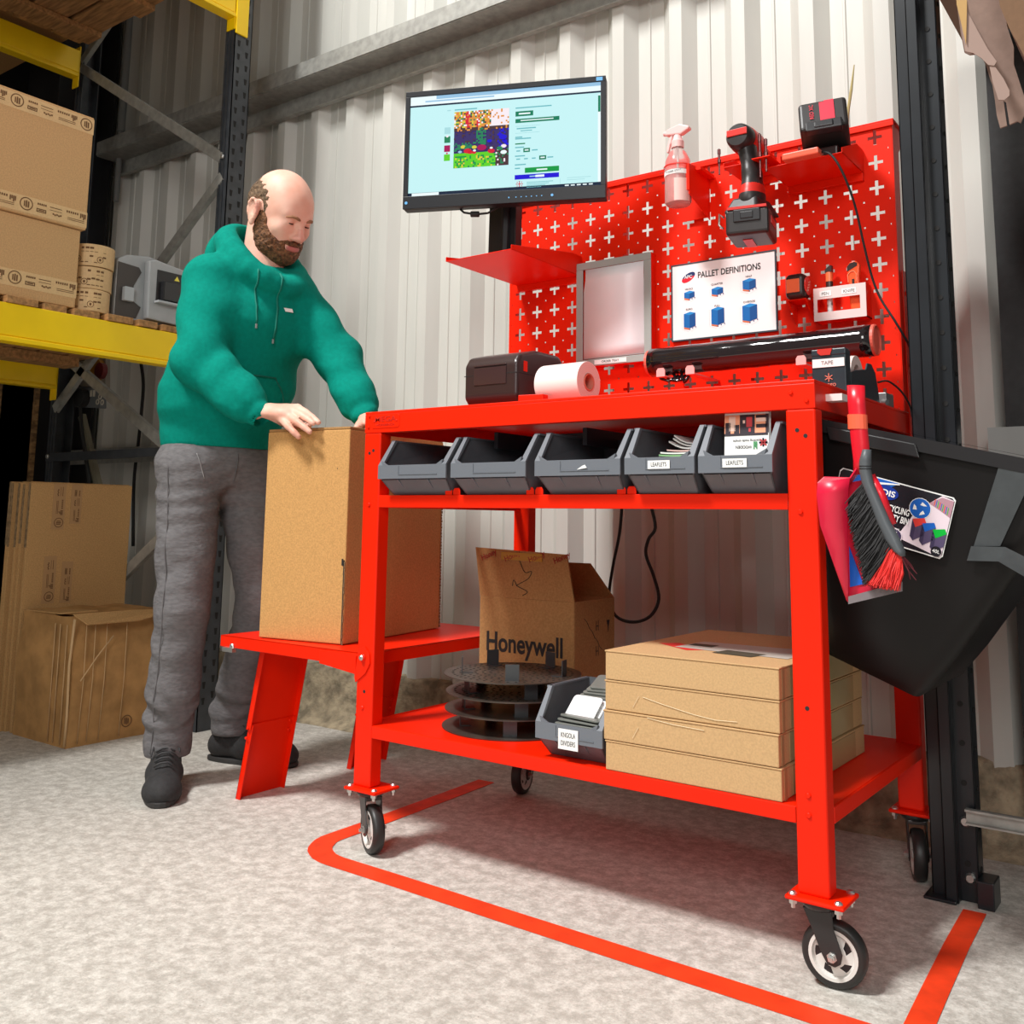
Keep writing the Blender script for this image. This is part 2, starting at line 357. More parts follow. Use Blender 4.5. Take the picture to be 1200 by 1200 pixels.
# top tray
m = MB(); m.box(0, BW, 0, BD, .951, ZT); m.box(0, BW, 0, .003, .908, .951); m.box(0, BW, BD-.003, BD, .908, .951); m.box(0, .003, .003, BD-.003, .908, .951); m.box(BW-.003, BW, .003, BD-.003, .908, .951)
m.box(.003, BW-.003, .003, .02, .908, .9105)
m.build('worktop', RED, bench, bevel=.002)
LW, LD = .0514, .0355
def bolt(mb, c, d, r=.0045, h=.003, m_=0): c = Vector(c); d = Vector(d).normalized(); mb.lathe(c, d, [(r, 0), (r, h*.5), (r*.7, h), (0.0001, h)], n=12, m=m_)
for sx in (0, 1):
    for sy in (0, 1):
        m = MB(); x0 = 0 if sx == 0 else BW-LW; y0 = 0 if sy == 0 else BD-LD
        m.box(x0, x0+LW, y0, y0+LD, .134, .908)
        l = m.build('leg', RED, bench, bevel=.004, seg=3)
        if sy == 0:
            h = MB(); xc = x0+LW/2
            for dx, z in ((-.006, .872), (.008, .862), (-.002, .42)) if sx else ((.004, .868), (-.008, .862), (0, .335)):
                h.cyl((xc+dx, -.0006, z), (xc+dx, .001, z), .0036, n=12)
            h.build('bolt_hole', BLK, l)
            h = MB()
            for z in ((.735, .285, .255) if sx else (.745, .30)): bolt(h, (xc-.004, -.0002, z), (0, -1, 0))
            h.build('rivet', RED, l)
# castor plates
for sx in (0, 1):
    for sy in (0, 1):
        xc = LW/2 if sx == 0 else BW-LW/2; yc = LD/2 if sy == 0 else BD-LD/2
        c_ = (xc+(.006 if sx else .012), yc+.003)
        mp = MB(); mp.box(c_[0]-.047, c_[0]+.047, c_[1]-.04, c_[1]+.04, .127, .134)
        pl = mp.build('castor_plate', RED, bench, bevel=.003)
        for bx in (-.036, .036):
            for by in (-.03, .03):
                mb = MB()
                p = Vector((c_[0]+bx, c_[1]+by, .134))
                mb.lathe(p, (0, 0, 1), [(.0065, 0), (.0065, .002), (.004, .0045), (.0001, .0045)], n=12)
                mb.lathe(p-Vector((0, 0, .007)), (0, 0, -1), [(.0068, 0), (.0068, .006), (.004, .007), (.0036, .013), (.0001, .013)], n=6)
                mb.build('plate_bolt', STEEL, pl)
WHEELT = mat('wheel_tyre', (.02, .019, .018), .45); WHEELH = mat('wheel_hub_white', (.72, .70, .66), .35); FORK = mat('castor_fork', (.022, .02, .02), .3)
def castor(cx, cy, ang, off=.028):
    R = .05; c = bpy.data.objects.new('castor', None); COL.objects.link(c); c.parent = bench; c.location = (cx, cy, 0); c['_o'] = (0, 0, 0)
    u = Vector((math.cos(ang), math.sin(ang), 0)); a = Vector((-u.y, u.x, 0)); Z = Vector((0, 0, 1)); w_ = u*off+Z*R
    t = MB(); t.lathe(w_, a, [(.036, -.012), (.042, -.0135), (.047, -.012), (.05, -.006), (.05, .006), (.047, .012), (.042, .0135), (.036, .012)], n=40)
    t.build('tyre', WHEELT, c, smooth=True)
    h = MB()
    for s in (-1, 1):   # rim ring + dished web with five slots
        h.lathe(w_, a*s, [(.0385, .008), (.0385, .0125), (.033, .0125), (.031, .006)], n=40)
        q = a.cross(Z) if False else u
        def P(r, an, d): return w_+(u*math.cos(an)+Z*math.sin(an))*r+a*s*d
        N = 35
        for i in range(N):
            a0, a1 = 2*PI*i/N, 2*PI*(i+1)/N; tw = .35
            h.quad(P(.009, a0, .009), P(.009, a1, .009), P(.019, a1+tw*.4, .0075), P(.019, a0+tw*.4, .0075))
            if i % 7 not in (0, 1, 2): h.quad(P(.019, a0+tw*.4, .0075), P(.019, a1+tw*.4, .0075), P(.029, a1+tw, .006), P(.029, a0+tw, .006))
            h.quad(P(.029, a0+tw, .006), P(.029, a1+tw, .006), P(.033, a1+tw, .006), P(.033, a0+tw, .006))
        h.lathe(w_, a*s, [(.009, .009), (.009, .013), (.0001, .013)], n=16)
    h.build('wheel_hub', WHEELH, c, smooth=False)
    MB().cyl(w_-a*.0055, w_+a*.0055, .0335, n=30).build('wheel_core', DARKP, c)
    f = MB(); f.lathe(Z*.127, -Z, [(.030, 0), (.031, .006), (.027, .012), (.024, .013), (.0001, .013)], n=28)
    for s in (-1, 1):
        pts = [(-.024, .116), (.021, .116), (.024, .09), (off+.016, .056), (off+.013, .042), (off+.004, .036), (off-.008, .038), (off-.016, .052), (-.012, .09)]
        f.prism([u*p+Z*z+a*s*.0165 for p, z in pts], a*s*.003)
    f.prism([u*p+Z*z-a*.018 for p, z in [(-.024, .116), (.024, .116), (.024, .108), (-.02, .108)]], a*.036)
    f.build('fork', FORK, c, bevel=.0015)
    b = MB()
    for s in (-1, 1): b.lathe(w_+a*s*.0193, a*s, [(.008, 0), (.008, .002), (.006, .002), (.006, .007), (.0035, .0075), (.0035, .011), (.0001, .011)], n=6)
    b.build('axle_nut', STEEL, c)
castor(1.028, .02, math.radians(5), off=.02)
castor(.036, .02, math.radians(-27), off=.02)
castor(1.028, .605, math.radians(-70), off=.02)
castor(.036, .605, math.radians(-78), off=.02)
# bin rail, lower shelf
m = MB(); m.box(LW, BW-LW, .0, .003, .739, .766).box(LW, BW-LW, .003, .5, .763, .766).box(LW, BW-LW, .003, .025, .739, .741).box(.003, .02, LD, BD-LD, .739, .766)
m.build('bin_shelf', RED, bench, bevel=.0015)
for x in (.265, .478, .688):
    m = MB()
    for dx in (-.011, .011): m.prism([(x+dx-.0095, .002, .766), (x+dx+.0095, .002, .766), (x+dx+.0095, .002, .775), (x+dx+.006, .002, .781), (x+dx-.006, .002, .781), (x+dx-.0095, .002, .775)], (0, .003, 0))
    m.build('bin_stop_tab', RED, bench, bevel=.001)
m = MB(); m.box(.012, BW-.004, .004, BD-.004, .262, .265).box(LW, BW-LW, .0, .003, .239, .265).box(LW, BW-LW, BD-.003, BD, .239, .265).box(BW-.003, BW, LD, BD-LD, .239, .265).box(.0, .003, LD, BD-LD, .239, .265)
m.build('lower_shelf', RED, bench, bevel=.0015)
# maker's plate in relief
m = MB(); x0, x1, z0, z1 = .022, .108, .918, .949
m.prism([(x0+.004, -.0012, z0), (x1-.004, -.0012, z0), (x1, -.0012, z0+.004), (x1, -.0012, z1-.004), (x1-.004, -.0012, z1), (x0+.004, -.0012, z1), (x0, -.0012, z1-.004), (x0, -.0012, z0+.004)], (0, .0015, 0))
for x in (x0+.008, x1-.008): bolt(m, (x, -.0012, .9335), (0, -1, 0), .0025, .0015)
np_ = m.build('name_plate', RED, bench, bevel=.0006)
text('MEGA', 'name_plate_lettering', np_, (.065, -.0015, .938), (1, 0, 0), (0, 0, 1), .017, RED2, font_w=1.45, thick=.0006, bold=.01)
text('WORKBENCH', 'name_plate_lettering', np_, (.065, -.0015, .925), (1, 0, 0), (0, 0, 1), .0075, RED2, font_w=1.2, thick=.0004)
m = MB(); bolt(m, (.014, 0, .947), (0, -1, 0), .003); bolt(m, (.012, 0, .922), (0, -1, 0), .0035); bolt(m, (1.009, 0, .936), (0, -1, 0), .004); bolt(m, (1.036, 0, .921), (0, -1, 0), .004)
m.build('rivet', RED, bench)
# cable tray hardware under worktop
m = MB(); m.box(.34, .50, .2, .3, .89, .906).box(.30, .31, .1, .4, .87, .906).box(.53, .54, .1, .4, .87, .906)
m.build('cable_tray', mat('tray_dark', (.04, .04, .05), .4), bench)
# ---- pegboard back panel
PY = .556; PZ0, PZ1 = .957, 1.607
def pegboard():
    m = MB(); nx, nz = 18, 11; px_, pz_ = .0575, .0585; x0 = (BW-nx*px_)/2; z0 = .962
    h, g = px_/2, pz_/2; a, b, c, e_ = .0158, .0036, .0021, .0070
    xs = [-h, -h+c, -a, -e_, -b, b, e_, a, h-c, h]; zs = [-g, -g+c, -a*1.08, -e_, -b, b, e_, a*1.08, g-c, g]
    vid = {}
    def V(x, z):
        k_ = (round(x, 5), round(z, 5))
        if k_ not in vid: vid[k_] = len(m.v); m.v.append((k_[0], PY, k_[1]))
        return vid[k_]
    for i in range(nx):
        for j in range(nz):
            cx, cz = x0+(i+.5)*px_, z0+(j+.5)*pz_
            for p in range(9):
                for q in range(9):
                    if (p == 4 and 2 <= q <= 6) or (q == 4 and 2 <= p <= 6): continue
                    if p in (0, 8) and q in (0, 8): continue
                    X0, X1, Z0, Z1 = cx+xs[p], cx+xs[p+1], cz+zs[q], cz+zs[q+1]
                    m.f.append((V(X0, Z0), V(X1, Z0), V(X1, Z1), V(X0, Z1))); m.m.append(0)
            # star flare at the cross centre is the four inner corners
    xe, ze = x0+nx*px_, z0+nz*pz_
    for X0, X1, Z0, Z1 in ((0, x0, .957, PZ1), (xe, BW, .957, PZ1), (x0, xe, .957, z0), (x0, xe, ze, PZ1)):
        m.add([(X0, PY, Z0), (X1, PY, Z0), (X1, PY, Z1), (X0, PY, Z1)], [(0, 1, 2, 3)])
    return m
peg = pegboard().build('pegboard', RED, bench, solid=.0018)
m = MB(); m.box(-.006, BW+.006, PY-.006, PY+.12, PZ1, PZ1+.004); m.box(-.006, BW+.006, PY-.006, PY-.003, PZ1-.012, PZ1)
m.build('pegboard_cap', RED, bench, bevel=.001)
for x, s in ((0, -1), (BW, 1)):
    m = MB(); x1 = x+s*.002
    m.prism([(x, PY, .957), (x, PY+.045, .957), (x, PY+.045, PZ1-.06), (x, PY+.115, PZ1), (x, PY, PZ1)], (s*.002, 0, 0))
    m.build('pegboard_side', RED, bench)
m = MB(); m.prism([(BW+.004, PY+.03, .88), (BW+.004, PY+.13, .80), (BW+.004, PY+.13, .957), (BW+.004, PY+.045, 1.27), (BW+.004, PY+.02, 1.27)], (.002, 0, 0))
bolt(m, (BW+.006, PY+.04, 1.22), (1, 0, 0), .005); bolt(m, (BW+.006, PY+.07, 1.0), (1, 0, 0), .005)
m.build('side_gusset', RED, bench)
m = MB(); m.box(.36, .366, PY+.001, PY+.03, .957, PZ1).box(.70, .706, PY+.001, PY+.03, .957, PZ1); m.build('pegboard_stiffener', RED, bench)
# ---- folding out-feed flap on the left side
ofx = -.525
m = MB(); m.box(ofx, -.004, .03, .64, .408, .411)
m.hexa([(ofx, .03, .383), (-.02, .03, .379), (-.02, .033, .379), (ofx, .033, .383), (ofx, .03, .411), (-.02, .03, .411), (-.02, .033, .411), (ofx, .033, .411)])
m.box(ofx, ofx+.003, .03, .64, .385, .411).box(ofx, -.004, .637, .64, .383, .411).box(-.016, -.004, .036, .60, .383, .411)
m.prism([(-.10, .027, .375), (-.03, .027, .365), (.018, .0, .385), (.036, -.004, .40), (.04, -.004, .42), (.022, -.004, .435), (.006, -.002, .425), (-.02, .027, .411)][::1], (0, .003, 0)) if False else None
fl = m.build('side_shelf', RED, bench, bevel=.0012)
m = MB(); pts = [(-.15, .372), (-.05, .36), (.0, .352), (.03, .375), (.043, .398), (.04, .418), (.024, .432), (.006, .425), (-.005, .411), (-.15, .405)]
m.prism([(x, -.0035, z) for x, z in pts[2:8]]+[(-.003, -.0035, .36)], (0, .0032, 0))
m.prism([(-.15, .026, .376), (-.003, .026, .36), (-.003, .026, .409), (-.15, .026, .406)], (0, .003, 0)); m.box(-.004, -.001, -.003, .029, .36, .409)
bolt(m, (.022, -.0035, .408), (0, -1, 0), .0085, .005, 0)
hb = m.build('hinge_bracket', RED, bench, bevel=.001)
m = MB(); bolt(m, (.022, -.0085, .408), (0, -1, 0), .006, .004); m.build('hinge_bolt', STEEL, hb); m = MB(); bolt(m, (-.475, .029, .386), (0, -1, 0), .008, .004); m.box(-.50, -.46, .018, .03, .373, .384)
m.build('hinge_bolt', STEEL, hb)
for y0 in (.08, .47):
    m = MB(); xt, xf, w_ = -.425, -.505, .155
    for (zA, zB, e, o) in ((.392, .175, 0, 0), (.187, .0, .004, .0032)):
        fa, fb = (.392-zA)/.392, (.392-zB)/.392
        def X(z): return xt+(xf-xt)*(.392-z)/.392
        e_ = e
        m.hexa([(X(zB)+o, y0+e_, zB), (X(zB)+.003+o, y0+e_, zB), (X(zB)+.003+o, y0+w_-e_, zB), (X(zB)+o, y0+w_-e_, zB), (X(zA)+o, y0+e_, zA), (X(zA)+.003+o, y0+e_, zA), (X(zA)+.003+o, y0+w_-e_, zA), (X(zA)+o, y0+w_-e_, zA)])
        for yy in (y0+e_, y0+w_-e_-.003):
            m.hexa([(X(zB)+o, yy, zB), (X(zB)+.018+o, yy, zB), (X(zB)+.018+o, yy+.003, zB), (X(zB)+o, yy+.003, zB), (X(zA)+o, yy, zA), (X(zA)+.018+o, yy, zA), (X(zA)+.018+o, yy+.003, zA), (X(zA)+o, yy+.003, zA)])
    for z in (.155, .18): bolt(m, (X(z)+.009, y0-.001, z), (0, -1, 0), .004); bolt(m, (X(z)+.012, y0+w_-.02, z), (1, 0, 0), .004)
    m.build('shelf_leg', RED, fl if False else bench, bevel=.001)
# ---- pegboard trays that belong to the bench
def tray(name, x0, x1, y0, zb, flare=0., back=.03, hside=.055):
    m = MB(); m.box(x0, x1, y0, PY-.002, zb, zb+.002)
    for x in (x0, x1-.002):
        m.prism([(x, y0, zb), (x, PY-.002, zb-.0), (x, PY-.002, zb+hside), (x, PY-.05, zb+hside), (x, y0, zb+.012)], (.002, 0, 0))
    m.box(x0, x1, PY-.012, PY-.002, zb-.018, zb)
    return m.build(name, RED, bench, bevel=.0008)
tray('monitor_tray', .032, .24, .235, 1.364)
tray('charger_tray', .815, .988, .40, 1.497)
tray('drill_tray', .70, .79, .44, 1.535, hside=.04)
MB().prism([(.612, .44, 1.49), (.612, PY-.002, 1.455), (.612, PY-.002, 1.58), (.612, .44, 1.565)], (.002, 0, 0)).box(.60, .614, .438, .441, 1.50, 1.565).box(.55, .614, PY-.012, PY-.009, 1.46, 1.58).build('spray_holder', RED, bench)
MB().box(.796, .838, .376, .452, 1.515, 1.517).box(.83, .838, .44, PY-.002, 1.515, 1.535).build('bit_holder', RED, bench)
# pen and knife holder
m = MB(); hx0, hx1, hz0, hz1, hy = .878, .993, 1.163, 1.238, .515
m.box(hx0, hx1, hy, hy+.002, hz0, hz0+.019).box(hx0, hx1, hy, hy+.002, hz1-.026, hz1).box(hx0, hx0+.008, hy, hy+.002, hz0+.019, hz1-.026).box(hx1-.013, hx1, hy, hy+.002, hz0+.019, hz1-.026)
ph = m.build('holder_front', mat('holder_pale', (.80, .62, .60), .4), bench)
m = MB(); m.box(hx0, hx0+.002, hy+.002, PY-.001, hz0, hz1).box(hx1-.002, hx1, hy+.002, PY-.001, hz0, hz1).box(hx0, hx1, hy+.002, PY-.001, hz0, hz0+.002)
m.build('pen_and_knife_holder', RED, bench)
for tx, xx, zz in (('PEN', .905, .0), ('KNIFE', .957, .001)):
    lab = MB().box(xx-.013-(.003 if tx == 'KNIFE' else 0), xx+.013+(.003 if tx == 'KNIFE' else 0), hy-.0008, hy, 1.2175, 1.2295).build('holder_label', WHT, bench)
    text(tx, 'label_lettering', lab, (xx, hy-.0012, 1.2235), (1, 0, 0), (0, 0, 1), .0095, mat('grey_ink', (.2, .18, .18), .8), thick=.0002)
m = MB(); m.box(.825, .868, .495, PY-.001, 1.213, 1.215).prism([(.825, .495, 1.213), (.825, PY-.001, 1.213), (.825, PY-.001, 1.165)], (.002, 0, 0)).prism([(.866, .495, 1.213), (.866, PY-.001, 1.213), (.866, PY-.001, 1.165)], (.002, 0, 0))
m.build('tape_measure_bracket', RED, bench)
# film roll hooks
for x in (.545, .62, .88, .935):
    m = MB(); m.box(x-.011, x+.011, .42, PY-.001, 1.052, 1.055).prism([(x-.011, .417, 1.052), (x+.011, .417, 1.052), (x+.011, .417, 1.066), (x+.007, .417, 1.072), (x-.007, .417, 1.072), (x-.011, .417, 1.066)], (0, .003, 0))
    m.build('roll_hook', mat('hook_pale', (.85, .42, .40), .5), bench)
m = MB(); m.cyl((1.052, .07, .932), (1.075, .07, .932), .006, n=12).box(1.05, 1.078, .055, .085, .925, .937); m.build('side_hook', mat('hook_white', (.85, .72, .7), .4), bench)
# ================================================================ things on the bench
def rbin(x0, x1, yf, ztop, zb, depth, label_text=None, name='picking_bin', label='', group=None, rotz=0, col=GREYP):
    """open fronted picking bin, local frame: x width, y back"""
    b = empty(name, ((x0+x1)/2, yf+.03, zb), label, 'storage bin', group)
    H = ztop-zb; w2 = (x1-x0)/2; cx, y0 = (x0+x1)/2, yf
    def P(s, y, z, ins=0): return (cx+s*(w2-ins), y0+y, zb+z)
    zl0, zl1 = H*.26, H*.52; ib = w2*.13; t = .003
    m = MB()
    # base floor, slanted front under lip, back
    m.prism([P(-1, .04, 0, ib), P(1, .04, 0, ib), P(1, .0+.008, zl0, .004), P(-1, .008, zl0, .004)], (0, .003, 0))
    m.add([P(-1, .04, .001, ib), P(1, .04, .001, ib), P(1, depth-.01, .001, ib), P(-1, depth-.01, .001, ib), P(-1, .04, .004, ib), P(1, .04, .004, ib), P(1, depth-.01, .004, ib), P(-1, depth-.01, .004, ib)], [(0, 3, 2, 1), (4, 5, 6, 7), (0, 1, 5, 4), (1, 2, 6, 5), (2, 3, 7, 6), (3, 0, 4, 7)])
    m.prism([P(-1, depth-.01, 0, ib), P(1, depth-.01, 0, ib), P(1, depth, H, 0), P(-1, depth, H, 0)], (0, -.003, 0))
    for s in (-1, 1):
        o = [(.04, 0, ib), (.008, zl0, .004), (.006, zl1, .002), (.05, H, .001), (depth, H, .001), (depth-.01, 0, ib)]
        outer = [Vector(P(s, y, z, i)) for y, z, i in o]; inner = [p-Vector((s*.003, 0, 0)) for p in outer]
        n = 6; m.add(outer+inner, [tuple(range(n)), tuple(range(2*n-1, n-1, -1))]+[(i, i+n, (i+1) % n+n, (i+1) % n) for i in range(n)])
    m.build('bin_body', col, b)
    m = MB()   # thick grey mouth: front lip and side rims
    m.prism([P(-1, .0, zl0+.002), P(1, .0, zl0+.002), P(1, .0, zl1), P(-1, .0, zl1)], (0, .005, 0))
    for s in (-1, 1):
        m.hexa([P(s, 0, zl1), P(s, .006, zl1), P(s, .006, zl1, .013), P(s, 0, zl1, .013), P(s, .044, H), P(s, .054, H), P(s, .054, H, .009), P(s, .044, H, .009)])
        m.hexa([P(s, .044, H-.004, -.003), P(s, depth, H-.004, -.003), P(s, depth, H-.004, .006), P(s, .044, H-.004, .006), P(s, .044, H, -.003), P(s, depth, H, -.003), P(s, depth, H, .006), P(s, .044, H, .006)])
        m.prism([P(s, 0, zl1, .013), P(s, 0, zl1+.010, .0135-.004), P(s, 0, zl1, .028)], (0, .005, 0))
    for k in (-.42, .42):
        m.hexa([P(k, .040, .002), P(k, .046, .002), P(k*.98, .046, .002), P(k*.98, .040, .002), P(k, .004, zl0), P(k, .01, zl0), P(k*1.08, .01, zl0), P(k*1.08, .004, zl0)])
    m.build('bin_mouth', mat('grey_plastic_rim', (.15, .165, .19), .38), b, bevel=.0012)
    m = MB(); a, c_ = -w2*.38, w2*.75
    for (xa, xb, za, zc) in ((a, a+.0015, zl0+.012, zl1-.002), (a, c_, zl0+.0105, zl0+.012)): m.box(cx+xa, cx+xb, y0-.0012, y0+.001, zb+za, zb+zc)
    m.build('label_holder', mat('grey_plastic_rim', (.15, .165, .19)), b)
    if label_text:
        lines = label_text.split('|'); lw = .040; hh = .0075 if len(lines) == 1 else .0185; lx = cx+w2*.02; lz = zb+zl1-.006-hh
        lp = MB().box(lx-lw/2-.002, lx+lw/2+.002, y0-.0022, y0-.0012, lz-hh, lz+hh).build('paper_label', WHT, b)
        for i, t_ in enumerate(lines):
            text(t_, 'label_lettering', lp, (lx, y0-.0024, lz+(0 if len(lines) == 1 else .0075-.015*i)), (1, 0, 0), (0, 0, 1), .0105 if len(lines) == 1 else .0125, mat('dark_ink', (.05, .05, .05), .8), thick=.0002, font_w=.72 if len(lines) == 1 else .62)
    return b
gB = 'grey picking bins on the bench rail'
rbin(.075, .272, -.03, .89, .767, .26, None, label='empty grey picking bin at the left end of the bench rail')
rbin(.285, .478, -.03, .89, .767, .26, None, label='empty grey picking bin, second from the left on the rail')
b3 = rbin(.500, .693, -.03, .89, .767, .26, None, label='empty grey picking bin with a torn white label scrap on its lip')
m = MB(); m.prism([(.60, -.0325, .812), (.622, -.0325, .815), (.618, -.0325, .821), (.612, -.0325, .819)], (0, .0007, 0)); m.build('label_scrap', WHT, b3)
rbin(.705, .845, -.035, .89, .767, .26, 'LEAFLETS', label='grey picking bin marked LEAFLETS, holding a stack of papers lying flat')
rbin(.85, .985, -.03, .89, .767, .26, 'LEAFLETS', label='right end picking bin marked LEAFLETS, holding upright printed leaflets')
for o in COL.objects:
    if o.name.startswith('picking_bin'): o['group'] = gB
# papers in bin four
for i in range(11):
    z = .812+i*.0046; yy = .014+.003*i+random.uniform(-.002, .002); dx = random.uniform(-.006, .006)+(.003*i if i > 6 else 0)
    m = MB(); N = 6
    top = [(.739+dx+.078*k/N, yy, z+.0035+(.004+.0012*i)*abs(k/N-.5)**2*4*(1 if i > 7 else .2)) for k in range(N+1)]
    for k in range(N):
        a, b_ = Vector(top[k]), Vector(top[k+1]); D = Vector((0, .16, 0)); T = Vector((0, 0, -.0028))
        m.hexa([a+T, b_+T, b_+T+D, a+T+D, a, b_, b_+D, a+D])
    o = m.build('leaflet', [WHT, mat('leaflet_green', (.25, .5, .22), .6), mat('leaflet_pink', (.8, .55, .5), .6)][(0, 0, 2, 0, 0, 1, 0, 2, 0, 0, 0)[i]])
    tag(o, 'printed leaflet lying in the flat pile in the left LEAFLETS bin', 'leaflet', 'leaflets piled flat in the bin')
# upright leaflets in bin five
def leaflet_up(k, front):
    L = empty('leaflet', (.918, -.008+.008*k, .83), 'colour printed leaflet standing foremost in the right LEAFLETS bin' if front else 'printed leaflet standing close behind the front one in the right LEAFLETS bin', 'leaflet')
    x0, x1 = .878+.001*k, .960+.001*k; y = .010+.006*k; zt, zb = .936-.004*k, .826
    def Q(u, v, d=0): return (x0+(x1-x0)*u+.004*(1-v), y+.016*v-d, zb+(zt-zb)*v)
    m = MB(); m.prism([Q(0, 0), Q(1, 0), Q(1, 1), Q(0, 1)], (0, .001, 0)); m.build('sheet', WHT, L)
    if not front: return
    pm = [mat('print_orange', (.85, .35, .2), .5), mat('print_black', (.03, .02, .03), .5), mat('print_red', (.6, .05, .06), .5), mat('print_peach', (.85, .6, .5), .5), mat('print_navy', (.05, .07, .25), .5)]
    m = MB()
    def R(u0, u1, v0, v1, c, d=.0006): m.quad(Q(u0, v0, d), Q(u1, v0, d), Q(u1, v1, d), Q(u0, v1, d), c)
    R(0, .35, .42, .72, 0); R(.35, .69, .42, .72, 1); R(.69, 1, .42, .72, 0); R(.04, .96, .755, .775, 1); R(0, 1, .82, 1, 2)
    R(0, .98, .38, .42, 1); R(.02, .14, .42, .6, 1, .0008); R(.1, .25, .46, .7, 3, .0008); R(.22, .34, .42, .56, 1, .0008); R(.5, .63, .52, .68, 2, .0008); R(.42, .47, .58, .63, 3, .0008)
    R(.55, .6, .44, .5, 2, .0008); R(.72, .95, .6, .66, 3, .0008); R(.71, .94, .66, .71, 1, .0008); R(.72, .96, .5, .56, 1, .0008); R(.93, 1, .42, .72, 1, .0008)
    m.build('leaflet_print', pm, L)
    text('packing made simple', 'leaflet_lettering', L, Q(.5, .30, .0008), (-1, 0, 0), (0, 0, -1), .006, BLK, thick=.0001)
    text('WOODEN', 'leaflet_lettering', L, Q(.44, .20, .0008), (-1, 0, 0), (0, 0, -1), .008, BLK, thick=.0001, font_w=.8)
    m = MB(); c = Vector(Q(.88, .26, .0009))
    for k_ in range(8):
        a0 = PI/4*k_; p = c+Vector((math.cos(a0), 0, math.sin(a0)))*.0055
        m.obox(p, Vector((math.cos(a0), 0, math.sin(a0)))*.0022, (0, .0002, 0), Vector((-math.sin(a0), 0, math.cos(a0)))*.0016, 0 if k_ % 2 else 1)
    m.obox(c, (.0015, 0, 0), (0, .0002, 0), (0, 0, .0075), 0); m.obox(c, (.0075, 0, 0), (0, .0002, 0), (0, 0, .0015), 0)
    m.build('crest_print', [mat('print_red', (.6, .05, .06)), mat('print_navy', (.05, .07, .25))], L)
    m = MB(); g = mat('print_green', (.05, .3, .1), .5)
    for k_ in range(3): m.quad(Q(.66+.03*k_, .16+.03*(k_ % 2), .0008), Q(.685+.03*k_, .16+.03*(k_ % 2), .0008), Q(.685+.03*k_, .28, .0008), Q(.66+.03*k_, .28, .0008))
    m.build('logo_print', g, L)
leaflet_up(0, True); leaflet_up(1, False)
